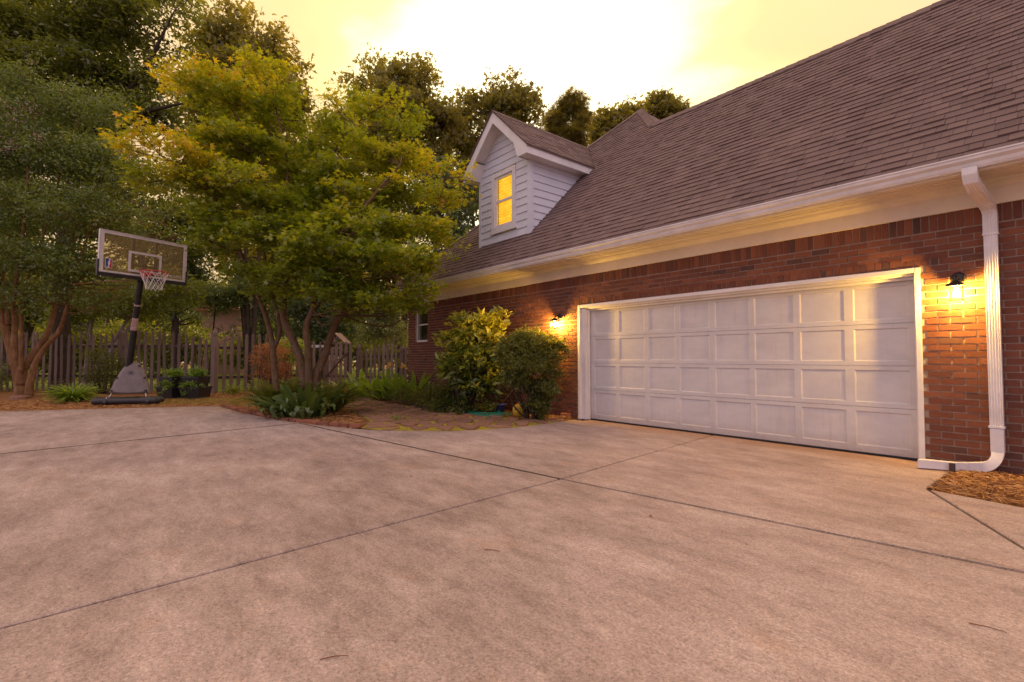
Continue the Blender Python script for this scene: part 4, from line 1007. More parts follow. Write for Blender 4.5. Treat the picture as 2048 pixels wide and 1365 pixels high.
# wall lanterns
lamp_em = emit('bulb', (1.0, 0.58, 0.10), 2050)
def lantern(x, z, label):
    g = empty('wall_lantern', (x, YW - .012, z), label, 'wall lantern', 'lit lanterns beside the garage door')
    m_ = MB(); m_.lathe([(.001, 0), (.062, 0), (.066, .012), (.05, .026), (.02, .032), (.001, .033)], seg=20)
    m_.v = [(a, -c_, b) for a, b, c_ in m_.v]; m_.v = [(a, b, c_ + .165) for a, b, c_ in m_.v]; m_.build('backplate', 'blackmetal', g, smooth=False)
    m_ = MB(); m_.tube([(0, -.03, .165), (0, -.11, .18), (0, -.15, .15), (0, -.15, .115)], .011, 8); m_.build('arm', 'blackmetal', g, smooth=True)
    m_ = MB(); h0, h1 = .030, .072
    for (s0, za), (s1, zb_) in (((.018, .125), (.050, .10)), ((.050, .10), (.076, .074)), ((.076, .074), (.076, .066))):
        r0 = [(q[0] * s0, -.15 + q[1] * s0, za) for q in ((-1, -1), (1, -1), (1, 1), (-1, 1))]; r1 = [(q[0] * s1, -.15 + q[1] * s1, zb_) for q in ((-1, -1), (1, -1), (1, 1), (-1, 1))]
        m_.raw(r0 + r1, [(k, 4 + k, 4 + (k + 1) % 4, (k + 1) % 4) for k in range(4)] + [(0, 1, 2, 3), (7, 6, 5, 4)])
    m_.build('cap', 'blackmetal', g)
    m_ = MB()
    for a in (-1, 1):
        for b in (-1, 1): m_.box((a * .056 - .0025, -.15 + b * .056 - .0025, -.085), (a * .056 + .0025, -.15 + b * .056 + .0025, .07))
    for a in (-1, 1):
        m_.box((a * .056 - .0045, -.202, -.09), (a * .056 + .0045, -.098, -.082)); m_.box((-.0515, -.15 + a * .056 - .0045, -.09), (.0515, -.15 + a * .056 + .0045, -.082))
    m_.build('cage', 'blackmetal', g)
    for k in range(4):
        m_ = MB(); m_.box((-.05, -.053, -.08), (.05, -.0515, .066)); o = m_.build('lamp_pane', 'lampglass', g); o.location = (0, -.15, 0); o.rotation_euler = (0, 0, k * math.pi / 2)
    m_ = MB(); m_.lathe([(.001, -.045), (.018, -.040), (.030, -.022), (.031, -.004), (.022, .016), (.014, .03), (.013, .045)], (0, -.15, 0), 14); m_.build('bulb', lamp_em, g, smooth=True)
    m_ = MB(); m_.lathe([(.016, .045), (.016, .075), (.001, .075)], (0, -.15, 0), 12); m_.build('socket', 'blackmetal', g)
lantern(-1.062, 1.865, 'black wall lantern with lit bulb between garage door and white downspout')
lantern(-7.115, 1.845, 'black wall lantern with lit bulb on brick above the round clipped shrub')

# ------------------------------------------------------------------ basketball hoop
HB = G(253, 811); HB[2] = 0.0
bx = RIGHT * .97 + FWD * .24; bx /= np.linalg.norm(bx); bn = np.array([bx[1], -bx[0], 0.0])      # along the base, and out of its front
if float(bn @ FWD) > 0: bn = -bn
hoop = empty('basketball_hoop', HB, 'portable basketball hoop with clear backboard and black pole at the driveway edge', 'basketball hoop')
def hp(mb, name, mat, parent=None, **kw): return mb.build(name, mat, parent or hoop, rel=tuple(HB), **kw)
def L(u, v, z): return HB + bx * u + bn * v + np.array([0, 0, z])
m_ = MB()                                             # tank: rounded bar lying along the driveway
prof = [(-.74, .05), (-.70, .085), (-.60, .095), (-.45, .10), (-.40, .085), (.30, .085), (.36, .10), (.52, .10), (.62, .095), (.70, .08), (.73, .045)]
m_.tube([L(u, .0, .105) for u, r_ in prof], [r_ for u, r_ in prof], 16); hp(m_, 'tank', 'blackplastic', smooth=True)
m_ = MB(); m_.tube([L(-.86, -.30, .09), L(-.78, -.30, .11), L(.60, -.34, .11), L(.68, -.34, .09)], [.05, .085, .085, .05], 12); hp(m_, 'rear_tank', 'blackplastic', smooth=True)
for u in (-.42, .50):
    m_ = MB(); c_ = L(u, .07, .085)
    m_.tube([c_ - bx * .03, c_ + bx * .03], .06, 14); wh = hp(m_, 'wheel', 'blackplastic', smooth=False)
    m_ = MB(); m_.tube([c_ - bx * .038, c_ + bx * .038], .018, 8); m_.tube([L(u, .09, .11), L(u, .02, .20)], .012, 6); hp(m_, 'axle_bracket', 'chrome', wh)
for u in (-.38, .44):
    m_ = MB(); m_.tube([L(u, .03, .17), L(u * .86, -.06, .34)], .014, 8); hp(m_, 'strut', 'chrome', smooth=True)
# arched shield
def arch(w, h, y, z0, n=14, sag=.05, tilt=.22):
    pts = []
    for k in range(n + 1):
        a = -1 + 2 * k / n
        zz = z0 + h * (1 - abs(a) ** 2.1) ** .95 if abs(a) < 1 else z0
        uu = a * w * (1.0)
        pts.append((uu, zz))
    for k in range(1, 6): a = 1 - k / 3.0; pts.append((a * w, z0 - sag * (1 - a * a)))
    return [L(u + .03, y - (z - z0) * tilt, z) for u, z in pts]
o_, i_ = arch(.43, .76, -.05, .32), arch(.33, .66, -.015, .345, sag=.035)
o2 = arch(.41, .75, -.17, .32)
n = len(o_); m_ = MB()
m_.raw(o2 + o_ + i_, [(k, (k + 1) % n, n + (k + 1) % n, n + k) for k in range(n)] + [(n + k, n + (k + 1) % n, 2 * n + (k + 1) % n, 2 * n + k) for k in range(n)] + [tuple(2 * n + k for k in range(n)), tuple(range(n))[::-1]])
hp(m_, 'shield', 'greyplastic')
for u, z in ((-.37, .36), (.37, .36), (-.30, .68), (.31, .68), (-.13, .98), (.16, .98)):
    m_ = MB(); m_.tube([L(u + .03, -.04 - (z - .32) * .22, z), L(u + .03, -.005 - (z - .32) * .22, z)], .026, 8); hp(m_, 'bolt', 'blackplastic')
m_ = MB()                                             # round moulded emblem on the shield
for a in range(20):
    p, q = 2 * math.pi * a / 20, 2 * math.pi * (a + 1) / 20
    for r0, r1 in ((.062, .075), (.0, .04)):
        f = lambda r_, t_: L(.03 + r_ * math.cos(t_), -.008 - (.80 + r_ * .75 * math.sin(t_) - .32) * .22, .80 + r_ * .75 * math.sin(t_))
        m_.raw([f(r0, p), f(r1, p), f(r1, q), f(r0, q)], [(0, 1, 2, 3)])
hp(m_, 'emblem', 'blackplastic')
m_ = MB(); m_.box((-.34, -.06, 0), (.36, -.0, .045), mtx=Matrix.Translation(Vector(L(.03, -.1, .275))) @ Matrix(((bx[0], bn[0], 0, 0), (bx[1], bn[1], 0, 0), (0, 0, 1, 0), (0, 0, 0, 1)))); hp(m_, 'shield_foot', 'blackplastic')

# backboard frame of axes: av runs to the far right, bnv faces the court
av = RIGHT * .457 + FWD * .889; av /= np.linalg.norm(av); bnv = RIGHT * .889 - FWD * .457; bnv /= np.linalg.norm(bnv)
TL = P(200.5, 458.5, 11.15); BWD, BHT = 1.88, 1.005
up = np.array([0, 0, 1.0]) + bnv * .045 ; up /= np.linalg.norm(up)
CB = TL + av * BWD / 2 - up * BHT / 2
CB = CB
def Bp(u, v, w_=0.0): return CB + av * u + up * v + bnv * w_
def bbox(u0, u1, v0, v1, w0, w1, mb): 
    mb.raw([Bp(u, v, w_) for w_ in (w0, w1) for u, v in ((u0, v0), (u1, v0), (u1, v1), (u0, v1))], [(0, 3, 2, 1), (4, 5, 6, 7), (0, 1, 5, 4), (1, 2, 6, 5), (2, 3, 7, 6), (3, 0, 4, 7)])
hw, hh = BWD / 2, BHT / 2
m_ = MB(); bbox(-hw + .01, hw - .01, -hh + .01, hh - .01, -.006, .006, m_); bb = hp(m_, 'backboard', 'board')
m_ = MB()
for q in ((-hw, hw, hh - .065, hh), (-hw, -hw + .085, -hh + .05, hh - .066), (hw - .07, hw, -hh + .05, hh - .066), (-hw + .086, hw - .071, -hh + .05, -hh + .095)): bbox(*q, .007, .011, m_)
hp(m_, 'border_stripe', 'stripe', bb)
m_ = MB(); sw_, s0_, s1_ = .36, -hh + .14, .13
for q in ((-sw_, sw_, s1_ - .055, s1_), (-sw_, -sw_ + .055, s0_, s1_ - .056), (sw_ - .055, sw_, s0_, s1_ - .056), (-sw_ + .056, sw_ - .056, s0_, s0_ + .055)): bbox(*q, .007, .011, m_)
hp(m_, 'target_square', 'stripe', bb)
m_ = MB()
bbox(-hw - .02, hw + .02, -hh - .035, -hh + .048, -.04, .022, m_); bbox(-hw - .03, -hw + .0, -hh - .035, -hh + .33, -.04, .026, m_); bbox(hw - .0, hw + .03, -hh - .035, -hh + .33, -.04, .026, m_)
hp(m_, 'edge_padding', 'blackplastic', bb)
m_ = MB(); bbox(-hw - .012, -hw + .001, -hh + .33, hh + .012, -.03, .02, m_); bbox(hw - .001, hw + .012, -hh + .33, hh + .012, -.03, .02, m_); bbox(-hw, hw, hh + .0, hh + .012, -.03, .02, m_); hp(m_, 'frame', 'stripe', bb)
m_ = MB()
for u in (-.25, .25): bbox(u - .03, u + .03, -hh + .05, hh - .02, -.06, -.012, m_)
bbox(-.22, .22, -.22, -.17, -.06, -.014, m_); bbox(-.22, .22, -.40, -.34, -.07, -.014, m_); bbox(-.06, .06, -.44, -.15, -.12, -.02, m_)
hp(m_, 'support_frame', 'blackmetal')
# logo and lettering printed on the acrylic
def flat(pts, mat, name, par, off=.0075):
    m = MB(); m.raw([Bp(u, v, off) for u, v in pts] , [tuple(range(len(pts)))]); return hp(m, name, mat, par)
lx, ly, lw, lh = -hw + .125, -hh + .15, .135, .225
flat([(lx, ly), (lx + lw, ly), (lx + lw, ly + lh), (lx, ly + lh)], 'logowhite', 'logo', bb, .0070)
g_ = .008
flat([(lx + g_, ly + g_), (lx + .052, ly + g_), (lx + .060, ly + .075), (lx + .048, ly + .125), (lx + .060, ly + .165), (lx + .075, ly + .185), (lx + .07, ly + lh - g_), (lx + g_, ly + lh - g_)], 'blue', 'logo', bb, .0085)
flat([(lx + .085, ly + g_), (lx + lw - g_, ly + g_), (lx + lw - g_, ly + lh - g_), (lx + .098, ly + lh - g_), (lx + .10, ly + .17), (lx + .088, ly + .145), (lx + .10, ly + .10), (lx + .078, ly + .07)], 'logored', 'logo', bb, .0085)
def text_on(body, size, u, v, mat, name, par, off=.009, stretch=1.0):
    c = D.curves.new('lettering', 'FONT'); c.body = body; c.size = size; c.extrude = .0005; c.align_x = 'LEFT'
    o = D.objects.new('lettering', c); COL.objects.link(o)
    bpy.context.view_layer.update()
    me = D.meshes.new_from_object(o.evaluated_get(bpy.context.evaluated_depsgraph_get()))
    D.objects.remove(o); D.curves.remove(c)
    for vt in me.vertices:
        p = Bp(u + vt.co.x * stretch, v + vt.co.y, off + vt.co.z); vt.co = Vector(p - HB)
    me.materials.clear(); me.materials.append(MAT[mat]); me.name = name
    return link_mesh(name, me, par)
text_on('SPALDING', .085, hw - .47, -hh + .135, 'stripe', 'lettering', bb, stretch=.95)
text_on('NBA', .045, lx + .015, ly + .012, 'logowhite', 'lettering', bb, off=.0095, stretch=.8)
# pole
m_ = MB()
pb, pt = L(-.10, -.27, .80), CB - bnv * .34 + av * .10 + up * -.30
m_.tube([pb, pb * .5 + pt * .5], .075, 14); m_.tube([pb * .5 + pt * .5, pt], .066, 14); pole = hp(m_, 'pole', 'blackmetal', smooth=False)
m_ = MB()
for u in (-.12, .12):
    for z0_ in (-.34, .06): m_.tube([pt + av * u * .5 + up * (z0_ + .1), CB + av * u + up * z0_ - bnv * .06], .022, 6)
m_.tube([pt, pt + up * .42], .06, 10); hp(m_, 'lift_arm', 'blackmetal')
pd = (pt - pb) / np.linalg.norm(pt - pb)
for f0, f1, mat_ in ((.435, .555, 'sticker'), (.672, .688, 'sticker')):
    m_ = MB(); q = .0765 if f0 < .5 else .0675
    m_.tube([pb + (pt - pb) * f0, pb + (pt - pb) * min(f1, .4999 if f0 < .5 else 1)], q, 14); 
    if f0 < .5: m_.tube([pb + (pt - pb) * .5001, pb + (pt - pb) * f1], .0675, 14)
    hp(m_, 'sticker', mat_, pole)
m_ = MB()                                             # red lettering block of the warning sticker, too small to read
for k in range(6):
    c_ = pb + (pt - pb) * (.445 + .016 * k); s_ = np.cross(pd, -FWD); s_ /= np.linalg.norm(s_)
    m_.raw([c_ - s_ * .035 - FWD * .0775, c_ + s_ * (.02 + .012 * (k % 2)) - FWD * .0775, c_ + s_ * (.02 + .012 * (k % 2)) - FWD * .0775 + pd * .010, c_ - s_ * .035 - FWD * .0775 + pd * .010], [(0, 1, 2, 3)])
hp(m_, 'sticker_print', 'logored', pole)
# rim and net
RC = Bp(.0, -hh + .135, .42); RR = .285
ring = [RC + av * RR * math.cos(a) + bnv * RR * math.sin(a) for a in np.linspace(0, 2 * math.pi, 41)]
m_ = MB(); m_.tube(ring, .013, 8, cap=False); rim = hp(m_, 'rim', 'red', smooth=True)
m_ = MB(); bbox(-.10, .10, -hh + .03, -hh + .18, .012, .035, m_); bbox(-.085, .085, -hh + .10, -hh + .135, .03, .16, m_); hp(m_, 'rim_bracket', 'red', rim)
m_ = MB(); NS = 12
rad_ = [RR, .245, .20, .172, .158]; zz_ = [-.01, -.12, -.24, -.33, -.42]
for k in range(NS):
    for sg in (-1, 1):
        pts = []
        for j, (r_, z_) in enumerate(zip(rad_, zz_)):
            a = 2 * math.pi * (k + sg * .5 * (j % 2) + .25) / NS; pts.append(RC + av * r_ * math.cos(a) + bnv * r_ * math.sin(a) + np.array([0, 0, z_]))
        m_.tube(pts, .0060, 4)
hp(m_, 'net', 'net', rim)

# ------------------------------------------------------------------ picket fences
def picket_mesh(h, wd=.105):
    mb = MB(); w2 = wd / 2
    o = [(-w2, 0), (w2, 0), (w2, h - .20), (w2 * .55, h - .165), (w2 * 1.02, h - .12), (w2 * .8, h - .07), (0, h), (-w2 * .8, h - .07), (-w2 * 1.02, h - .12), (-w2 * .55, h - .165), (-w2, h - .20)]
    mb.prism([(x_, -.011, z_) for x_, z_ in o], (0, .022, 0)); return mb.mesh('picket', 'fence')
PKM = {}
def fence_run(root, a, b, hts, gap, posts=(), rails=(.25, .76), skip=None, pw=.105):
    """pickets from a to b; heights interpolated through hts; rails behind"""
    a, b = np.array(a), np.array(b); Ln = float(np.linalg.norm(b - a)); d = (b - a) / Ln; ang = math.atan2(d[1], d[0])
    rel = np.array(root.location); n = int(Ln / gap); nrm = np.array([-d[1], d[0]])
    if float(nrm @ (-FWD[:2])) < 0: nrm = -nrm
    for k in range(n + 1):
        t = k / max(n, 1); h = float(np.interp(t, np.linspace(0, 1, len(hts)), hts)) + random.uniform(-.025, .025)
        if skip and skip(t): continue
        key = round(h, 2)
        if key not in PKM: PKM[key] = picket_mesh(key, pw)
        p = a + d * Ln * t + nrm * .02
        o = link_mesh('picket', PKM[key], root); o.location = (p[0] - rel[0], p[1] - rel[1], random.uniform(-.01, .03))
        o.rotation_euler = (random.uniform(-.015, .015), random.uniform(-.02, .02), ang + random.uniform(-.03, .03))
    hm = float(np.mean(hts))
    for f in rails:
        mb = MB(); c0, c1 = a - d * .05 - nrm * .03, b + d * .05 - nrm * .03
        q = [(c0[0], c0[1]), (c1[0], c1[1]), (c1[0] - nrm[0] * .04, c1[1] - nrm[1] * .04), (c0[0] - nrm[0] * .04, c0[1] - nrm[1] * .04)]
        mb.prism([(x_ - rel[0], y_ - rel[1], f * hm) for x_, y_ in q], (0, 0, .09)); mb.build('rail', 'rail', root)
    for t, h in posts:
        p = a + d * Ln * t - nrm * .01; w2 = .07; mb = MB()
        rot = Matrix.Translation((p[0] - rel[0], p[1] - rel[1], 0)) @ Matrix.Rotation(ang, 4, 'Z')
        mb.box((-w2, -w2, -.05), (w2, w2, h - .22), mtx=rot); mb.box((-w2 * .8, -w2 * .8, h - .2195), (w2 * .8, w2 * .8, h - .195), mtx=rot); mb.box((-w2, -w2, h - .1945), (w2, w2, h - .10), mtx=rot)
        r0 = [(-w2, -w2, h - .0995), (w2, -w2, h - .0995), (w2, w2, h - .0995), (-w2, w2, h - .0995)]; mb.raw([tuple(rot @ Vector(q)) for q in r0 + [(0, 0, h + .03)]], [(0, 1, 4), (1, 2, 4), (2, 3, 4), (3, 0, 4)])
        mb.build('post', 'fence', root)
FL, FM, FR = P(-140, 717, 18.6), P(428, 717, 16.35), P(640, 717, 19.2)
f1 = empty('picket_fence', (*FL[:2], 0), 'dark weathered picket fence behind the basketball hoop and crape myrtle', 'fence')
fence_run(f1, FL[:2], FM[:2], [2.05, 2.0, 2.05, 2.1, 2.02, 2.0, 2.12, 2.08, 1.75], .262, posts=((.35, 2.15), (.70, 2.15), (1.0, 2.12)))
f2 = empty('picket_fence', (*FM[:2], 0), 'grey picket fence with scalloped top from square post to the maple stems', 'fence')
fence_run(f2, FM[:2] + (FR[:2] - FM[:2]) * .02, FR[:2], [1.75, 1.95, 2.02, 2.05, 2.05, 2.0, 1.9, 1.8], .225)
GA, GB = P(655, 717, 19.2), P(700, 717, 19.4)
gt = empty('picket_gate', (*GA[:2], 0), 'pale weathered picket gate with broken latch between maple and canna bed', 'gate')
fence_run(gt, GA[:2], GB[:2], [1.45, 1.75, 1.85, 1.78], .15, posts=((-.1, 1.7),), pw=.115)
m_ = MB(); p0, p1 = GA[:2] + (GB[:2] - GA[:2]) * .05, GA[:2] + (GB[:2] - GA[:2]) * .95
m_.tube([(p0[0] - GA[0], p0[1] - GA[1] - .1, .45), (p1[0] - GA[0], p1[1] - GA[1] - .1, 1.35)], .035, 6); m_.build('brace', 'rail', gt)
RA, RB = P(717, 717, 19.6), P(840, 717, 18.0)
f3 = empty('picket_fence', (*RA[:2], 0), 'short picket fence run between the gate post and the brick house corner', 'fence')
fence_run(f3, RA[:2], RB[:2], [1.45, 1.6, 1.72, 1.72, 1.6, 1.42], .225, posts=((0.0, 1.72), (.74, 1.62)))

# ------------------------------------------------------------------ brick edging along the mulch bed
edg = empty('brick_edging', (-11, 2.45, 0), 'curved row of loose red bricks edging the mulch bed under the maple', 'brick edging')
line = [np.array(q) for q in [(-13.95, 2.33), (-12.7, 2.39), (-11.65, 2.49), (-10.5, 2.65), (-9.72, 2.83), (-9.0, 3.04), (-8.12, 3.43)]]
seg_l = [np.linalg.norm(line[i + 1] - line[i]) for i in range(len(line) - 1)]; tot = sum(seg_l); s = 0.1
em = MB(); em.box((-.105, -.05, 0), (.105, .05, .055)); edm = em.mesh('brick', 'edgebrick')
while s < tot:
    q = s; i = 0
    while q > seg_l[i] and i < len(seg_l) - 1: q -= seg_l[i]; i += 1
    d = (line[i + 1] - line[i]) / seg_l[i]; p = line[i] + d * q
    o = link_mesh('brick', edm, edg); o.location = (p[0] + 11 + random.uniform(-.015, .015), p[1] - 2.45 + random.uniform(-.015, .015), -.012 + random.uniform(-.006, .010))
    o.rotation_euler = (random.uniform(-.08, .08), random.uniform(-.05, .05), math.atan2(d[1], d[0]) + random.uniform(-.12, .12))
    s += random.uniform(.218, .26)

# ------------------------------------------------------------------ neighbour's house, play set, far pole
def simple_box(mb, c, wx, wy, z0, z1): mb.box((c[0] - wx, c[1] - wy, z0), (c[0] + wx, c[1] + wy, z1))
NB = P(440, 717, 36)
nb = empty('neighbour_house', (*NB[:2], 0), 'pink stucco house with clay roof far behind the picket fence', 'house', rz=math.atan2(RIGHT[1], RIGHT[0]))
m_ = MB(); m_.box((-1.35, 0, 0), (1.4, 6, 4.6)); m_.box((1.402, 1.0, 0), (2.6, 6, 4.0)); m_.build('wall', 'stucco', nb)
m_ = MB(); m_.prism([(-1.8, -.5, 4.6), (1.8, -.5, 4.6), (0, -.5, 5.9)], (0, 7, 0)); m_.box((1.45, .6, 4.0), (3.0, 6.4, 4.12)); m_.build('roof', 'roofred', nb)
m_ = MB(); m_.box((1.75, .955, 2.35), (2.3, .998, 3.5)); wn_ = m_.build('window', 'stripe', nb)
m_ = MB(); m_.box((1.82, .93, 2.42), (2.005, .953, 3.43)); m_.box((2.045, .93, 2.42), (2.23, .953, 3.43)); m_.build('pane', 'pane', wn_)
m_ = MB(); pts = [(-.75, -.04, .0), (.75, -.04, .0), (.75, -.04, 2.6)] + [(.75 * math.cos(a), -.04, 2.6 + .75 * math.sin(a)) for a in np.linspace(.2, math.pi - .2, 8)] + [(-.75, -.04, 2.6)]
m_.prism(pts, (0, .038, 0)); m_.build('arched_recess', 'stucco', nb)

PSP = P(675, 717, 24.5)
ps = empty('swing_set', (*PSP[:2], 0), 'wooden play tower with gabled roof and white swing beam beyond the gate', 'play set', rz=math.atan2(RIGHT[1], RIGHT[0]))
m_ = MB()
for a in (-.28, .28):
    for b in (-.3, .3): m_.box((a - .05, b - .05, 0), (a + .05, b + .05, 1.90))
m_.build('post', 'playwood', ps)
m_ = MB(); m_.box((-.36, -.36, 1.0), (.36, .36, 1.06)); m_.box((-.42, -.40, 1.86), (.42, .40, 1.93)); m_.build('deck', 'playwood', ps)
m_ = MB()
for sg in (-1, 1): m_.prism([(0, -.5, 2.42), (sg * .52, -.5, 1.93), (sg * .52, -.5, 1.88), (0, -.5, 2.36)], (0, 1.0, 0))
m_.build('roof', 'playwood', ps)
m_ = MB()
for a in (-.25, -.12, 0, .12, .25): m_.tube([(0, -.48, 1.95), (a * 1.2, -.48, 1.95 + .40 * (1 - abs(a) * 2.2))], .022, 5)
m_.box((-.40, -.49, 1.62), (.40, -.45, 1.70)); m_.build('gable_spokes', 'playwood', ps)
for k in range(5):
    m_ = MB(); m_.box((-.30 + k * .125, -.38, 1.07), (-.23 + k * .125, -.355, 1.5)); m_.build('slat', 'playwood', ps)
m_ = MB(); m_.box((-2.75, -.07, 1.70), (-.32, .07, 1.82)); m_.build('swing_beam', 'stripe', ps)
m_ = MB(); m_.tube([(-2.7, -.7, 0), (-2.65, 0, 1.7)], .05, 6); m_.tube([(-2.7, .7, 0), (-2.65, 0, 1.7)], .05, 6); m_.build('leg', 'playwood', ps)
for a in (-1.95, -1.0):
    m_ = MB(); m_.tube([(a - .2, 0, 1.7), (a - .2, 0, .6)], .012, 4); m_.tube([(a + .2, 0, 1.7), (a + .2, 0, .6)], .012, 4); m_.box((a - .22, -.1, .56), (a + .22, .1, .60)); m_.build('swing', 'blackplastic', ps)
UP = P(905, 717, 30)
m_ = MB(); m_.tube([(0, 0, 0), (0, 0, 9.7)], .11, 10); up_ = m_.build('utility_pole', 'stripe'); up_.location = (*UP[:2], 0); tag(up_, 'slim pale grey pole among trees left of the dormer', 'pole')

# ------------------------------------------------------------------ small things by the house
hz_ = G(975, 830)
m_ = MB()
for k in range(3):
    ph = k * 1.1; m_.tube([(.62 * (1 - .1 * k) * math.cos(a) + .04 * math.sin(3 * a + ph), .30 * (1 - .12 * k) * math.sin(a) + .03 * math.cos(2 * a + ph), .035 + .016 * k + .012 * math.sin(2 * a + ph)) for a in np.linspace(0, 2 * math.pi * .97, 44)], .011, 6)
m_.tube([(-.5, -.12, .035), (-.72, -.20, .03), (-.85, -.17, .03)], .011, 6)
ho = m_.build('garden_hose', 'hose', smooth=True); ho.location = tuple(hz_); tag(ho, 'loosely coiled green garden hose on the flagstones around the blue pot', 'garden hose')
BP = G(1001, 827); BP[2] = .02
bp_ = empty('plant_pot', BP, 'small blue plastic pot standing inside the coiled green hose', 'pot')
m_ = MB(); m_.lathe([(.085, 0), (.115, .15), (.116, .15)], seg=24); m_.build('body', 'bluepot', bp_, smooth=True)
m_ = MB(); m_.lathe([(.126, .148), (.136, .152), (.138, .185), (.130, .188), (.118, .186), (.112, .16)], seg=24); m_.build('rim', 'bluepot', bp_, smooth=True)
st_ = MB(); st_.tube([BP + (0.02, 0, .17), BP + (.14, .10, .36), BP + (.30, .22, .60)], [.006, .006, .004], 5); so = st_.build('garden_stick', 'bark_pale', rel=tuple(BP)); so.location = tuple(BP); tag(so, 'thin stick leaning out of the blue pot towards the wall', 'stick')
YD_ = G(1037, 836); YD_[2] = .01
fish = empty('garden_ornament', YD_, 'small yellow fish-shaped garden ornament with orange fins beside the hose', 'ornament', rz=math.atan2(RIGHT[1], RIGHT[0]))
m_ = MB()
v = []; rings = [(-.115, .03), (-.10, .085), (-.05, .125), (.0, .135), (.06, .12), (.11, .085), (.15, .045), (.165, .02)]
for x_, r_ in rings: v += [(x_, r_ * .55 * math.cos(a), .135 + r_ * math.sin(a)) for a in [2 * math.pi * k / 14 for k in range(14)]]
m_.raw(v, [(i * 14 + k, i * 14 + (k + 1) % 14, (i + 1) * 14 + (k + 1) % 14, (i + 1) * 14 + k) for i in range(7) for k in range(14)] + [tuple(range(14))[::-1], tuple(7 * 14 + k for k in range(14))])
m_.build('body', 'yellow', fish, smooth=True)
m_ = MB(); m_.prism([(-.06, -.01, .25), (.0, -.01, .31), (.06, -.01, .30), (.09, -.01, .22)], (0, .02, 0)); m_.prism([(.15, -.01, .15), (.23, -.01, .20), (.21, -.01, .13), (.23, -.01, .07)], (0, .02, 0)); m_.build('fin', 'orange', fish)
m_ = MB(); m_.tube([(-.055, -.066, .165), (-.055, -.078, .165)], .018, 10); m_.build('eye', 'blackplastic', fish)
LB = G(1133, 836); m_ = MB(); m_.box((-.11, -.06, 0), (.11, .06, .085)); lb = m_.build('loose_brick', 'edgebrick', bevel=.006); lb.location = (LB[0], LB[1], 0); lb.rotation_euler = (0, 0, .25); tag(lb, 'single loose brick lying at the foot of the white door casing', 'brick')
TT = MB(); c_ = G(40, 797); TT.raw([(a[0], a[1], a[2]) for a in [(.38 * math.cos(t) * (1 + .12 * math.sin(3 * t)), .24 * math.sin(t), z * (1 if z == 0 else 1 + .1 * math.sin(2 * t))) for z in (0, .09) for t in np.linspace(0, 2 * math.pi, 11)[:-1]]], [(k, (k + 1) % 10, 10 + (k + 1) % 10, 10 + k) for k in range(10)] + [tuple(10 + k for k in range(10))])
rk = TT.build('flat_rock', 'stone', bevel=.02); rk.location = (*c_[:2], -.02); tag(rk, 'flat grey rock lying in mulch at the crape myrtle foot', 'rock')

for (px_, py_, L_, an, lab) in ((668, 1318, .105, .25, 'reddish brown twig on the concrete at the bottom of the picture'), (985, 1103, .10, -.25, 'thin brown twig on the middle of the concrete'), (1975, 1258, .12, -.7, 'dark curved twig on concrete at the lower right edge')):
    c_ = G(px_, py_); d0 = RIGHT * math.cos(an) + FWD * math.sin(an)
    mb = MB(); mb.tube([-d0 * L_ / 2 + (0, 0, .004), (0, 0, .006) + FWD * .006, d0 * L_ / 2 + (0, 0, .004)], [.0022, .002, .0012], 5); o = mb.build('twig', 'twig'); o.location = (c_[0], c_[1], .001); tag(o, lab, 'twig', 'twigs fallen on the driveway')
lf = [(1297, 1033), (820, 955), (505, 900)]
lflab = ['dark curled leaf on the slab in front of the garage, below the joint crossing', 'tiny brown leaf near the middle of the far slab', 'tiny brown leaf on concrete below the brick edging', 'tiny brown leaf just above the long diagonal joint', 'small brown leaf near the joint before the garage door', 'speck of brown leaf on concrete right of the hoop base', 'brown leaf on concrete in front of the two planters', 'small brown leaf on the slab nearest the garage door', 'brown leaf on concrete left of the hoop base', 'small brown leaf lying below the long joint line', 'small brown leaf on concrete left of the picture middle', 'small brown leaf next to the crossing of the joints']
for k, (px_, py_) in enumerate(lf):
    c_ = G(px_, py_); mb = MB(); mb.raw([(0, 0, .004), (.02, .012, .012), (.05, 0, .006), (.02, -.014, .010)], [(0, 1, 2, 3)])
    o = mb.build('fallen_leaf', 'twig'); o.location = (*c_[:2], .002); o.rotation_euler = (0, 0, k * 1.9); o.scale = (.8,) * 3; tag(o, lflab[k], 'leaf', 'dry leaves scattered on the driveway')

# pine straw and mulch needles
def needles(name, n, region, zt, ln, seed, label):
    r = np.random.default_rng(seed); xs = np.array([p[0] for p in region]); ys = np.array([p[1] for p in region]); pts = []
    while len(pts) < n:
        for x_, y_ in zip(r.uniform(xs.min(), xs.max(), n), r.uniform(ys.min(), ys.max(), n)):
            if inside((x_, y_), region): pts.append((x_, y_))
            if len(pts) >= n: break
    C = np.array([(x_, y_, 0) for x_, y_ in pts]); C[:, 2] = -.012 + r.random(n) * zt
    dr = r.normal(size=(n, 3)); dr[:, 2] *= .22
    N = np.array([0, 0, 1.0]) + r.normal(size=(n, 3)) * .25
    tm = (np.array([(-.5, .013, 0), (-.5, -.013, 0), (.1, .016, .05), (.5, 0, -.02)]), np.array([(0, 1, 2), (1, 3, 2)]))
    V, F = scatter(C, N, dr, ln * (.5 + r.random(n)), tm)
    o = np_mesh(name, V, F, np.repeat(r.random(n), 4), 'straw', kind='stuff'); o['label'] = label; return o
needles('pine_straw', 9000, [(-1.09, 7.10), (-1.09, 5.78), (-.49, 5.66), (1.5, 5.84), (1.5, 7.10)],   .022, .13, 2, 'orange brown pine straw beside the downspout')
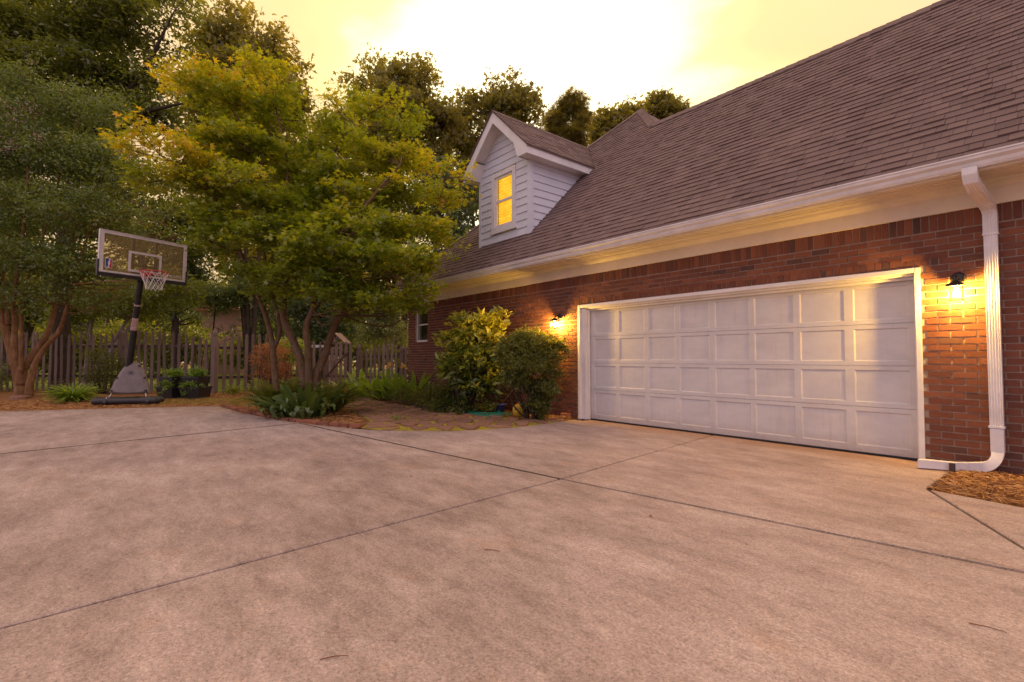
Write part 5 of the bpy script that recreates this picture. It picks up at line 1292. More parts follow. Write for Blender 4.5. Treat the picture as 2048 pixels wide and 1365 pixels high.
needles('mulch_litter', 16000, [(-8.2, 3.5), (-9.0, 3.1), (-9.8, 2.9), (-11.6, 2.56), (-13.9, 2.4), (-15.0, 0.1), (-15.8, -1.6), (-19, -3), (-19, 4), (-14.9, 5.2), (-9.9, 4.05)], .05, .11, 3, 'brown mulch and dead leaves under the maple and hoop')
needles('edge_litter', 500, [(-14.0, 2.30), (-12.0, 2.40), (-9.7, 2.78), (-8.2, 3.36), (-8.1, 3.15), (-9.6, 2.52), (-12, 2.15), (-13.9, 2.02), (-15.0, -.2), (-15.6, -1.6), (-15.4, -1.7), (-14.8, -.3)], .03, .08, 12, 'stray pine needles fallen over the edge of the concrete')
needles('path_litter', 420, PATH, .045, .07, 9, 'dry brown leaf bits strewn over the flagstones')
needles('dry_leaf_litter', 900, [(-6.65, 6.55), (-6.62, 6.95), (-7.2, 6.9), (-7.4, 6.5)], .07, .08, 4, 'dry yellow leaf litter beside the door casing')

# ------------------------------------------------------------------ trees
T_OVAL, T_MAPLE, T_STAR, T_NEEDLE, T_BLADE = tmpl_oval(), tmpl_maple(), tmpl_star(), tmpl_needles(), tmpl_blade()

def sub_pads(env, n, frac, seed, flat=.6):
    """fill rough outline ellipsoids with many smaller leaf pads"""
    r = np.random.default_rng(seed); out = []
    vol = np.array([(e[1][0] * e[1][1] * e[1][2]) ** .667 for e in env]); vol = vol / vol.sum()
    for (c, rad, tn), sh in zip(env, vol):
        k = max(4, int(n * sh)); rad = np.array(rad)
        d = unit(r.normal(size=(k, 3))); q = r.random((k, 1)) ** (1 / 2.4)
        for p in np.asarray(c) + d * q * rad * .86:
            s_ = float(rad.mean()) * frac * r.uniform(.7, 1.35); out.append((p, (s_, s_, s_ * flat), tn + r.uniform(-.13, .13)))
    return out

def tree(name, label, base, limbs, pads, bark, leaf, nleaf, tm, size, group=None, cat='tree', wood_every=1, base_r=.04, **kw):
    base = np.array(base, float); base[2] = 0
    root = empty(name, base, label, cat, group)
    tree_wood(root, tuple(base), limbs, pads, bark, base_r, every=wood_every)
    crown_mesh('crown', pads, nleaf, tm, size, leaf, root, tuple(base), **kw)
    return root

# maple over the fern bed: stems read from the photograph, spreading tiers of foliage
MB_ = P(612, 822, 11.0); MB_[2] = 0
def st(d, *q): return [P(x_, y_, d + dd) for x_, y_, dd in q]
limbs = [
    ([MB_ + (0, 0, -.05)] + st(11, (607, 745, 0), (590, 690, .1), (568, 640, .2), (570, 590, .3), (575, 520, .3), (568, 440, .2), (575, 330, .3), (560, 258, .3), (545, 180, .3)), [.11, .10, .085, .075, .065, .055, .045, .032, .025, .015]),
    ([MB_ + (.05, .1, -.05)] + st(11, (618, 750, -.1), (617, 700, -.2), (612, 655, -.3), (625, 620, -.4), (640, 560, -.6), (690, 470, -.8), (740, 400, -.6), (800, 330, -.2)), [.09, .085, .075, .065, .06, .05, .04, .03, .018]),
    ([MB_ + (.1, .2, -.05)] + st(11, (632, 755, .0), (650, 710, .1), (668, 655, .2), (690, 622, .3), (730, 580, .4), (790, 490, .5), (840, 410, .5), (890, 360, .5)), [.10, .095, .085, .075, .065, .052, .042, .03, .016]),
    ([MB_ + (-.35, -.45, -.05)] + st(11, (550, 755, .2), (546, 700, .3), (538, 655, .3), (520, 600, .2), (505, 560, 0), (470, 480, -.4), (430, 400, -.7), (380, 350, -1.0), (320, 310, -1.2)), [.075, .07, .065, .058, .05, .045, .038, .03, .024, .014]),
    (st(11.3, (546, 700, .0), (560, 660, .1), (548, 600, .2), (530, 520, .3), (510, 400, .3), (480, 260, .2), (440, 170, .1)), [.05, .05, .045, .04, .032, .024, .012]),
    (st(11.2, (575, 520, .1), (620, 420, .3), (660, 320, .4), (710, 250, .5), (770, 210, .6)), [.045, .038, .03, .022, .012]),
    (st(11, (568, 440, .2), (530, 350, .0), (500, 270, -.1), (455, 210, -.2)), [.035, .028, .02, .012]),
]
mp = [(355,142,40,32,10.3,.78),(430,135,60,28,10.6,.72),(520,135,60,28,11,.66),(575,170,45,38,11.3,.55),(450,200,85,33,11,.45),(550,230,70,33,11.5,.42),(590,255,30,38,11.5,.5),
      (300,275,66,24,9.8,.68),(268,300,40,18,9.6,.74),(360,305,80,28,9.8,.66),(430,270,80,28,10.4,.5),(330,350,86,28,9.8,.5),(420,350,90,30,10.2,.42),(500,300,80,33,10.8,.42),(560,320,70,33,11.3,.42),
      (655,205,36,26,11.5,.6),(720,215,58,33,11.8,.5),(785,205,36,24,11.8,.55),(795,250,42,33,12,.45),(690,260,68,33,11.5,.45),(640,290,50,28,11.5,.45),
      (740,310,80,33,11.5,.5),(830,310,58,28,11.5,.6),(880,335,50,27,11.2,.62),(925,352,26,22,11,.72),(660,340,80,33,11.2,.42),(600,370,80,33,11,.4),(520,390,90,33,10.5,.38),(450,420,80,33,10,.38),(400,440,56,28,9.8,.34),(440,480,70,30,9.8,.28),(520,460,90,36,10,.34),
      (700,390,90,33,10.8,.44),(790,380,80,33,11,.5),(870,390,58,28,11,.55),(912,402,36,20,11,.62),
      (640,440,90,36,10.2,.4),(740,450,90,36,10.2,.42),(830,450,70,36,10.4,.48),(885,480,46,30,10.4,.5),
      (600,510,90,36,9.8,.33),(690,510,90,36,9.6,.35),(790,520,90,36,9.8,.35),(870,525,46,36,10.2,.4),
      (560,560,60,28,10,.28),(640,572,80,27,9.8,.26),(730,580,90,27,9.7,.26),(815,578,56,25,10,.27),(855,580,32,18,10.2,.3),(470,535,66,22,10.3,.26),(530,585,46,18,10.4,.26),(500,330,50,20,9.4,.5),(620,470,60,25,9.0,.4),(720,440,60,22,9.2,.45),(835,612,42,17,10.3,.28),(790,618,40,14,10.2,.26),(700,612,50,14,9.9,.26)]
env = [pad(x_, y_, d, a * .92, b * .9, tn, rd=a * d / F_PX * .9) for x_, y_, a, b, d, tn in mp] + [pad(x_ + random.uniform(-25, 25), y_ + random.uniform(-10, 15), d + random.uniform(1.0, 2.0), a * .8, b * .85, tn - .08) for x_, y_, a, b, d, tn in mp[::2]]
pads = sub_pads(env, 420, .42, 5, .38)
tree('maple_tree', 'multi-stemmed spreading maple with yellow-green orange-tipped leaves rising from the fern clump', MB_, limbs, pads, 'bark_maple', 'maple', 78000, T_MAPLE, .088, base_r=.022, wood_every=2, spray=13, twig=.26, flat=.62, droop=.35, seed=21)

# crape myrtle at the left edge
CB_ = P(42, 793, 15.3); CB_[2] = 0
limbs = [
    ([CB_ + (0, 0, -.05)] + st(15.3, (38, 760, 0), (22, 700, 0), (8, 650, 0), (-10, 590, -.2), (-25, 500, -.4), (-30, 400, -.6), (-10, 280, -.6)), [.17, .14, .12, .10, .075, .055, .04, .02]),
    (st(15.3, (34, 745, 0), (28, 690, -.1), (30, 650, -.1), (26, 600, -.3), (40, 520, -.5), (50, 420, -.6), (60, 300, -.7), (70, 190, -.6)), [.11, .085, .075, .06, .05, .04, .03, .014]),
    (st(15.2, (42, 745, -.1), (42, 700, -.1), (43, 650, -.1), (40, 610, -.2), (55, 560, -.2), (90, 460, -.3), (120, 350, -.2), (160, 230, -.1)), [.07, .05, .045, .04, .034, .03, .022, .012]),
    (st(15.3, (42, 770, 0), (46, 735, .0), (70, 705, .1), (92, 672, .1), (104, 640, .1), (118, 570, .1), (150, 480, .2), (190, 380, .2), (230, 320, .2)), [.15, .13, .10, .085, .07, .05, .04, .028, .014]),
    (st(15.1, (58, 792, 0), (60, 765, .0), (72, 725, .0), (90, 695, .0), (118, 662, .0), (135, 610, -.1), (160, 520, -.2), (190, 430, -.2)), [.11, .10, .085, .07, .06, .045, .032, .015]),
    (st(15.2, (16, 650, 0), (6, 560, .3), (20, 450, .5), (15, 300, .6)), [.06, .045, .035, .015]),
]
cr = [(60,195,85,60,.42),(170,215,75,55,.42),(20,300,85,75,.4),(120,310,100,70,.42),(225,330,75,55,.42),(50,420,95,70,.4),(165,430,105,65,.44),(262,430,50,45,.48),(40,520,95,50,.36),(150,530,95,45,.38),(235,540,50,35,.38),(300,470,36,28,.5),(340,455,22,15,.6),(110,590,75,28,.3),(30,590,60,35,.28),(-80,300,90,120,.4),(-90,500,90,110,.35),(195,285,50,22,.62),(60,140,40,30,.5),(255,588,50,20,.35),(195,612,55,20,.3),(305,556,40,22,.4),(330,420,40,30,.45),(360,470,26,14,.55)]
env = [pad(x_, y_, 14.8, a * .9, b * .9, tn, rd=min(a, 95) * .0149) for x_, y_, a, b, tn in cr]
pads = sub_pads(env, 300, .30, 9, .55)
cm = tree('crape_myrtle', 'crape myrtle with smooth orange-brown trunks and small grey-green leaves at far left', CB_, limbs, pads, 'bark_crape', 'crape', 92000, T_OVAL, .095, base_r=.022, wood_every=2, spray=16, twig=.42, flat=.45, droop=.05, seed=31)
r_ = np.random.default_rng(8); C = np.concatenate([np.asarray(P(x_, y_, 14.1)) + r_.normal(size=(60, 3)) * (.14, .14, .10) for x_, y_ in ((10, 218), (30, 245), (80, 280), (8, 300), (60, 215), (30, 285))])
V, F = scatter(C - CB_, r_.normal(size=C.shape), r_.normal(size=C.shape), .055, T_OVAL); np_mesh('blossom', V, F, np.zeros(len(V)), 'pink', cm)

# large shade tree behind it
SB = P(125, 775, 18.5); SB[2] = 0
limbs = [
    ([SB + (0, 0, -.05)] + st(18.5, (124, 700, 0), (122, 600, 0), (125, 500, 0), (140, 400, 0), (156, 290, -.1), (175, 225, -.2), (178, 150, -.4), (182, 60, -.6), (190, -40, -.8)), [.34, .28, .25, .23, .2, .16, .10, .08, .06, .03]),
    (st(18.4, (150, 320, 0), (200, 250, -.3), (240, 200, -.7), (285, 150, -1.1), (320, 80, -1.4), (350, 20, -1.6)), [.14, .12, .10, .08, .05, .02]),
    (st(18.4, (140, 380, 0), (200, 320, -.6), (260, 240, -1.2), (330, 215, -1.6), (380, 205, -1.9)), [.12, .10, .08, .05, .02]),
    (st(18.4, (160, 280, 0), (110, 190, -.4), (60, 110, -.8), (10, 60, -1.2)), [.12, .09, .06, .03]),
    (st(18.4, (176, 190, -.2), (210, 110, -.2), (250, 20, -.2)), [.08, .05, .02]),
]
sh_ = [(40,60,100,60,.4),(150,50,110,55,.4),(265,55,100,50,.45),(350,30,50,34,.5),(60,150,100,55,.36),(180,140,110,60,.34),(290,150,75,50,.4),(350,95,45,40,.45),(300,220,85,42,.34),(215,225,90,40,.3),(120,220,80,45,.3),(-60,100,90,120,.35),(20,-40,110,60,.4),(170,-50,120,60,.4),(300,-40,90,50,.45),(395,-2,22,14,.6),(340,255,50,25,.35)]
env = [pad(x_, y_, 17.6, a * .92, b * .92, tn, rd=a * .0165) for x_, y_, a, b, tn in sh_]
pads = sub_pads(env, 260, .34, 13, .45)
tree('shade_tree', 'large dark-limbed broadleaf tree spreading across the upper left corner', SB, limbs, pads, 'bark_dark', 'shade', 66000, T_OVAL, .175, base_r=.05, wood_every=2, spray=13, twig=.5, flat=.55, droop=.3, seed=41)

# trees beyond the fence: (label, base px, distance, outline ellipses, bark, leaf, leaves, template, leaf size)
def far_tree(name, label, bx_, d, ell, bark, leaf, n, tm, size, npad=70, frac=.30, tops=None, tr=.22, flat=.4, group='trees beyond the fence and roof', lean=0, spray=12, twig=.7):
    B_ = P(bx_, 717, d); B_[2] = 0
    env = [pad(x_, y_, d, a, b, tn, rd=a * d / F_PX * .9) for x_, y_, a, b, tn in ell]
    pads = sub_pads(env, npad, frac, int(bx_) + 3, .7)
    tops = tops or [(ell[0][0], ell[0][1])]
    limbs = []
    for i, (tx, ty) in enumerate(tops):
        e = P(tx, ty, d); mid = B_ * .45 + e * .55 + np.array([lean, 0, 0])
        limbs.append(([B_ + (0, 0, -.1), B_ * .8 + e * .2, mid, e], [tr, tr * .85, tr * .55, .03]))
    return tree(name, label, B_, limbs, pads, bark, leaf, n, tm, size, group, wood_every=2, base_r=.07, spray=spray, twig=twig, flat=flat, droop=.3, seed=int(bx_) + 5)

far_tree('sweetgum_tree', 'tall full-crowned tree rising behind the maple at upper left', 500, 23, [(480,45,42,36,.5),(440,95,55,55,.45),(550,80,34,42,.55),(505,150,85,60,.45),(585,130,28,40,.6),(560,210,55,55,.5),(440,210,70,55,.4),(595,215,22,40,.6),(500,280,90,60,.35)], 'bark_dark', 'gum', 34000, T_STAR, .20, 170, .28, tops=[(480,40),(550,70),(440,90)], tr=.13)
far_tree('tulip_tree', 'tall twin-topped tree above the maple left of the dormer', 800, 31, [(765,135,34,34,.45),(850,150,34,44,.5),(735,205,28,55,.4),(800,220,85,55,.4),(850,250,40,60,.45),(770,300,80,60,.35),(860,340,50,60,.35),(712,180,26,36,.5),(690,270,50,60,.4),(800,170,60,50,.42),(880,240,40,60,.4),(640,260,30,40,.45)], 'bark_dark', 'gum', 36000, T_STAR, .23, 190, .27, tops=[(765,120),(852,125),(730,180)])
far_tree('tulip_tree', 'tall dark tree with several narrow tops directly left of the dormer peak', 985, 34, [(915,205,24,34,.4),(980,185,30,36,.45),(1050,195,34,40,.5),(1010,230,60,45,.4),(930,270,45,55,.35),(1000,310,85,60,.35),(1070,250,22,40,.5),(950,370,70,60,.3),(890,300,30,60,.35),(945,220,40,40,.4),(1020,180,30,36,.45),(1060,300,40,50,.4)], 'bark_dark', 'gum', 38000, T_STAR, .23, 190, .27, tops=[(980,175),(1050,180),(915,195)])
far_tree('pine_tree', 'single bushy pine with yellow light behind it, right of the dormer peak', 1140, 36, [(1150,212,26,18,.5),(1115,235,24,22,.45),(1160,235,22,22,.5),(1105,270,22,22,.4),(1140,280,30,22,.4)], 'bark_pine', 'pine', 9000, T_NEEDLE, .42, 60, .34, tops=[(1145,210),(1110,240)], tr=.2, spray=10, twig=.45)
far_tree('oak_tree', 'low rounded tree showing between the pine and the main roof hip', 1215, 40, [(1195,255,16,28,.45),(1230,238,28,26,.5),(1258,225,18,18,.5),(1215,280,34,30,.4),(1262,250,26,26,.45)], 'bark_dark', 'gum', 14000, T_STAR, .26, 80, .28, tops=[(1230,230),(1195,245)])
far_tree('oak_tree', 'rounded tree crown peeping over the garage ridge behind the roof hip', 1320, 42, [(1325,212,34,20,.45),(1285,228,28,18,.45),(1358,225,18,14,.5),(1320,240,50,18,.4)], 'bark_dark', 'gum', 13000, T_STAR, .26, 80, .28, tops=[(1325,205)])
far_tree('oak_tree', 'dark dense tree low behind the maple at the left of the dormer wall', 895, 26, [(905,400,45,50,.35),(925,440,40,40,.32),(875,350,40,55,.35),(890,460,55,45,.3),(840,420,45,60,.32),(900,540,70,70,.28)], 'bark_dark', 'bluish', 16000, T_OVAL, .24, 90, .28, tops=[(905,380),(860,340)])
far_tree('dogwood_tree', 'pale green airy tree beside the brick corner above the right fence', 780, 22, [(760,610,42,28,.5),(795,600,30,40,.5),(725,630,30,22,.5),(770,650,50,22,.45),(745,670,40,22,.5),(795,670,26,35,.4)], 'bark_pale', 'palegreen', 11000, T_OVAL, .12, 70, .30, tops=[(765,600),(790,640)], tr=.08, flat=.7, twig=.4)
far_tree('laurel_tree', 'dark blue-green evergreen behind the swing set and maple stems', 645, 27, [(640,620,55,42,.4),(690,620,40,40,.4),(600,620,45,50,.35),(650,665,65,32,.35),(580,660,40,40,.3),(710,660,36,40,.4)], 'bark_dark', 'bluish', 15000, T_OVAL, .16, 90, .28, tops=[(640,600),(690,610)], tr=.12, twig=.45)
far_tree('dogwood_tree', 'pale forked tree with yellowish leaves behind the fence below the backboard', 172, 20.6, [(215,595,60,34,.5),(300,590,50,32,.5),(260,625,50,24,.5),(170,620,50,35,.4),(340,560,36,26,.55),(375,590,40,30,.45),(140,660,36,36,.4)], 'bark_pale', 'shade', 11000, T_OVAL, .16, 80, .30, tops=[(190,560),(280,600),(330,560)], tr=.13, twig=.5, flat=.6)
far_tree('young_tree', 'slim dark-stemmed sapling in front of the pink house', 418, 23, [(440,600,50,26,.5),(400,590,40,25,.45),(480,600,36,26,.45),(455,660,24,16,.5),(500,570,40,26,.4)], 'bark_dark', 'bluish', 7000, T_OVAL, .15, 60, .32, tops=[(432,600)], tr=.06, twig=.4, flat=.6)
far_tree('cedar_tree', 'dark narrow tree between the pink house and the maple stems', 520, 29, [(520,600,34,60,.3),(535,660,36,50,.25),(510,550,40,50,.3),(545,560,40,50,.3)], 'bark_dark', 'bluish', 9000, T_OVAL, .18, 70, .28, tops=[(525,570)], tr=.16)
far_tree('cedar_tree', 'dark tree with bare lower trunk behind the hoop pole', 352, 28, [(350,560,50,45,.3),(330,610,40,35,.25),(385,530,45,45,.3),(380,620,26,40,.22)], 'bark_dark', 'bluish', 9000, T_OVAL, .18, 70, .28, tops=[(355,560),(345,600)], tr=.22)
far_tree('gum_tree', 'leafy tree filling the gap behind the crape myrtle at the left edge', 20, 26, [(0,400,110,110,.3),(-60,560,110,110,.28),(120,440,90,90,.3),(230,430,70,80,.3),(60,600,90,70,.25),(330,400,60,70,.33),(200,330,90,70,.3),(50,230,110,70,.33),(180,260,90,60,.33),(390,420,50,80,.33),(400,320,50,70,.35),(-70,300,90,110,.3),(330,460,80,50,.33),(280,500,70,50,.3)], 'bark_dark', 'shade', 64000, T_OVAL, .28, 270, .28, tops=[(0,380),(150,400)], tr=.3)
far_tree('gum_tree', 'leafy tree filling the gap behind the maple crown', 640, 30, [(660,440,90,80,.3),(560,420,80,90,.3),(760,460,80,80,.3),(640,540,110,60,.25),(470,470,80,80,.28),(800,540,70,50,.28),(620,330,70,70,.35),(700,320,60,60,.35)], 'bark_dark', 'gum', 24000, T_STAR, .26, 140, .28, tops=[(660,420),(560,400)], tr=.3)

# dense undergrowth at the back of the lawn, one mass
env = [pad(-420 + k * 40, 690 + random.uniform(-14, 14), random.uniform(29, 34), 40, 36 + random.uniform(0, 18), .35) for k in range(33) if not 385 < -420 + k * 40 < 500]
env += [pad(715 + k * 26, 695 + (k % 2) * 14, 28, 24, 30, .4) for k in range(6)]
env += [pad(400 + k * 36, 716 + random.uniform(-6, 6), 31, 30, 20, .35) for k in range(3)]
ug = crown_mesh('undergrowth', sub_pads(env, 360, .34, 78, .8), 52000, T_OVAL, .26, 'shade', None, (0, 0, 0), spray=12, twig=.6, flat=.35, seed=98, kind='stuff'); ug['label'] = 'dense green undergrowth at the back of the lawn behind the fence'

# wooded belt in the distance, one mass
env = [pad(-380 + k * 60, 690, 52, 55, 40, .25) for k in range(26)] + [pad(-150 + k * 55, 690 + (k % 3) * 8, 33 + (k % 4), 34, 26, .3) for k in range(14)]
for k in range(46):
    x_ = -350 + k * 33 + random.uniform(-12, 12); d = random.uniform(44, 60); env.append(pad(x_, 640 - random.uniform(0, 70), d, 60, 90 + random.uniform(0, 30), .25))
woods_pads = sub_pads(env, 700, .28, 77, .8)
wd_ = crown_mesh('woods', woods_pads, 80000, T_OVAL, .55, 'shade', None, (0, 0, 0), spray=10, twig=1.3, flat=.3, seed=99, kind='stuff'); wd_['label'] = 'dark far wood behind the lawn and houses'
m_ = MB()
for k in range(26):
    c_ = P(-150 + k * 42 + random.uniform(-15, 15), 717, random.uniform(36, 50)); h = random.uniform(6, 9)
    o = MB(); o.tube([(0, 0, -.1), (random.uniform(-.2, .2), 0, h * .5), (random.uniform(-.4, .4), 0, h)], [.2, .15, .06], 7)
    m_.raw([tuple(np.array(v) + (c_[0], c_[1], 0)) for v in o.v], o.f)
m_.build('woods_trunks', 'bark_dark', kind='stuff')

# ------------------------------------------------------------------ shrubs and bedding plants
def shrub(name, label, base, env, bark, leaf, n, tm, size, npad, frac, stems, cat='shrub', group=None, indiv=0, **kw):
    base = np.array(base, float); base[2] = 0
    root = empty(name, base, label, cat, group)
    pads = sub_pads(env, npad, frac, int(n), .7)
    mb = MB()
    for i in range(stems):
        e = pads[i * len(pads) // stems][0]; a = base + (random.uniform(-.15, .15), random.uniform(-.15, .15), -.03)
        mb.tube(curve_pts(a, e, .08, 5, i), [.022, .018, .015, .011, .008, .004], 5)
    mb.build('stem', bark, root, rel=tuple(base), smooth=True)
    crown_mesh('foliage', pads, n, tm, size, leaf, root, tuple(base), **kw)
    return root

def leaf_part_mesh(name, mat, wd, arch_, n=5):
    """single curved strap leaf of unit length along +x, arching by arch_"""
    v, f = [], []
    for k in range(n + 1):
        t = k / n; w_ = wd * math.sin(math.pi * min(.97, t * .9 + .06)) ** .8
        x_, z_ = t * math.cos(arch_ * t * .9), t * math.sin(.9) * (1 - arch_ * t * .75)
        v += [(x_, -w_, z_ + .18 * w_), (x_, 0, z_), (x_, w_, z_ + .18 * w_)]
        if k: b = 3 * k; f += [(b - 3, b, b + 1, b - 2), (b - 2, b + 1, b + 2, b - 1)]
    me = D.meshes.new(name); me.from_pydata(v, [], f); me.update()
    at = me.attributes.new('tone', 'FLOAT', 'POINT'); at.data.foreach_set('value', np.array([.5] * len(v), np.float32))
    me.materials.append(MAT[mat]); me.polygons.foreach_set('use_smooth', [True] * len(me.polygons)); return me

# spotted broadleaf shrub against the wall; its big leaves nearest the viewer are single parts
AB = P(925, 800, 10.7); AB[2] = 0
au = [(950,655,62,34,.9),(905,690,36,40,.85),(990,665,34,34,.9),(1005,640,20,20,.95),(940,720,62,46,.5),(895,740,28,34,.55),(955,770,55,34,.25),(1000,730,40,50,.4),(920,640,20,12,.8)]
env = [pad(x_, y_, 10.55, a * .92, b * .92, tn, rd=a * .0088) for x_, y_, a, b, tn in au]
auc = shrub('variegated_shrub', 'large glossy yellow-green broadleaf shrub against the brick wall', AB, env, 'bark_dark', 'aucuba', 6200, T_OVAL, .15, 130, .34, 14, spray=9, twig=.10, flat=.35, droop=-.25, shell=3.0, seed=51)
lm = tmpl_oval(.34, .07)
ome = D.meshes.new('leaf'); ome.from_pydata([tuple(q) for q in lm[0]], [], [tuple(q) for q in lm[1]]); ome.update(); ome.materials.append(MAT['aucuba'])
at = ome.attributes.new('tone', 'FLOAT', 'POINT'); at.data.foreach_set('value', np.array([.86] * 4, np.float32))
ap = sub_pads(env, 130, .3, 55, .7); cnt = 0
for c_, rad, tn in sorted(ap, key=lambda q: float((q[0] - EYEP) @ FWD))[:50]:
    for k in range(6):
        o = link_mesh('leaf', ome, auc); a = k * 1.05 + random.random(); tlt = random.uniform(.1, .9)
        q = np.asarray(c_) + rng.normal(size=3) * .02 - FWD * .06 + (0, 0, .05); s_ = random.uniform(.13, .19)
        o.matrix_local = Matrix.Translation(Vector(q - AB)) @ Matrix.Rotation(a, 4, 'Z') @ Matrix.Rotation(-tlt, 4, 'Y') @ Matrix.Scale(s_, 4)

XB = P(1068, 838, 9.55); XB[2] = 0
bxe = [(1065,692,62,26,.6),(1030,705,40,26,.5),(1100,705,30,28,.55),(1060,725,62,30,.38),(1105,735,22,26,.35),(1045,755,46,26,.22),(1085,775,34,34,.22),(1072,810,28,28,.22),(1010,715,24,24,.45),(1004,700,26,24,.5),(1116,700,22,28,.5),(1060,675,44,16,.65)]
env = [pad(x_, y_, 9.45, a * .95, b * .95, tn, rd=min(a, 50) * .0085) for x_, y_, a, b, tn in bxe]
shrub('clipped_shrub', 'rounded clipped small-leaved shrub standing below the far wall lantern', XB, env, 'bark_dark', 'box', 56000, T_OVAL, .046, 190, .34, 22, spray=16, twig=.09, flat=.35, droop=-.1, shell=3.2, seed=61)

ZB = P(545, 775, 15.6); ZB[2] = 0
env = [pad(x_, y_, 15.5, a, b, tn, rd=a * .013) for x_, y_, a, b, tn in ((540,700,34,20,.6),(520,715,20,26,.55),(570,705,24,22,.6),(545,740,44,24,.25))]
shrub('rusty_shrub', 'rust-orange dying shrub on the fence behind the left maple stems', ZB, env, 'bark_dark', 'reddish', 7000, T_OVAL, .05, 80, .4, 16, spray=16, twig=.16, flat=.3, droop=-.2, seed=71)
YB = P(580, 775, 17.6); YB[2] = 0
env = [pad(x_, y_, 17.6, a, b, tn, rd=a * .014) for x_, y_, a, b, tn in ((565,690,26,14,.9),(600,690,20,12,.9),(585,712,24,14,.75))]
shrub('yellow_shrub', 'bright yellow-green bush glowing behind the rusty shrub and maple stems', YB, env, 'bark_dark', 'canna', 2600, T_OVAL, .09, 40, .4, 6, spray=10, twig=.2, seed=72)
WB = P(200, 785, 16.6); WB[2] = 0
env = [pad(x_, y_, 16.6, a, b, tn, rd=a * .014) for x_, y_, a, b, tn in ((195,705,26,16,.5),(215,735,34,24,.4),(190,755,26,22,.3),(225,765,24,18,.3))]
shrub('climbing_shrub', 'wispy small-leaved shrub against the fence left of the hoop base', WB, env, 'bark_dark', 'box', 6500, T_OVAL, .055, 70, .36, 12, spray=14, twig=.25, seed=73)
VB = P(410, 770, 16.9); VB[2] = 0
env = [pad(x_, y_, 16.9, a, b, tn, rd=a * .014) for x_, y_, a, b, tn in ((405,690,18,8,.95),(420,675,22,7,.95),(388,670,8,18,.9),(440,672,12,6,.9))]
shrub('vine_sprig', 'bright yellow leafy sprigs growing over the square fence post', VB, env, 'bark_dark', 'canna', 420, T_OVAL, .10, 30, .4, 5, cat='vine', spray=7, twig=.18, flat=.7, seed=74)
HBk = P(-40, 770, 17.5); HBk[2] = 0
env = [pad(x_, y_, 17.5, a, b, tn, rd=a * .014) for x_, y_, a, b, tn in ((0,745,60,25,.35),(-60,730,70,40,.3),(110,770,60,12,.35),(60,770,40,16,.3))]
shrub('undergrowth_shrub', 'low dark undergrowth along the fence foot behind the crape myrtle', HBk, env, 'bark_dark', 'shade', 5000, T_OVAL, .08, 60, .36, 10, spray=12, twig=.25, seed=75)

# low ground cover in front of the wall
GBs = P(880, 812, 11.2); GBs[2] = 0
env = [pad(x_, y_, d, a, b, tn, rd=a * .009) for x_, y_, a, b, d, tn in ((800,788,26,16,13.2,.4),(835,795,32,16,12.6,.45),(870,795,36,20,11.9,.4),(905,790,40,28,11.4,.35),(880,818,34,12,11.0,.4),(930,818,36,14,10.7,.3),(975,812,30,16,10.6,.25),(760,780,30,10,14.2,.4))]
shrub('groundcover_plant', 'low leafy ground cover sprawling between the canna bed and yellow shrub', GBs, env, 'bark_dark', 'box', 11000, T_OVAL, .06, 120, .36, 16, cat='plant', spray=14, twig=.16, flat=.5, seed=81)

# strap-leaved plants: every large leaf a part
def strap_plant(name, label, base, n, ln, spread, mat, wd, cat, group=None, arch=(.5, 1.3), radius=.2, up=1.0, part='leaf', seed=0, face=None):
    base = np.array(base, float); base[2] = 0
    root = empty(name, base, label, cat, group); r = random.Random(seed)
    key = [leaf_part_mesh(part, mat, wd * q, a) for q, a in ((.9, arch[0]), (1.0, (arch[0] + arch[1]) / 2), (1.1, arch[1]))]
    for k in range(n):
        o = link_mesh(part, key[k % 3], root); a = 2 * math.pi * k * .618 + r.uniform(-.3, .3); rr = radius * math.sqrt(r.random()); s_ = ln * r.uniform(.65, 1.15)
        aa = a if face is None else a
        o.location = (rr * math.cos(a), rr * math.sin(a), -.01); o.rotation_euler = (r.uniform(-.4, .4), -up * (1 - rr / radius * spread) * r.uniform(.1, .9), aa); o.scale = (s_,) * 3
    return root
strap_plant('broadleaf_clump', 'clump of dark green strap leaves arching over the mulch before the maple', P(607, 826, 10.0), 150, 1.05, .7, 'broad', .055, 'plant', radius=.40, up=1.0, arch=(.75, 1.5), seed=5)
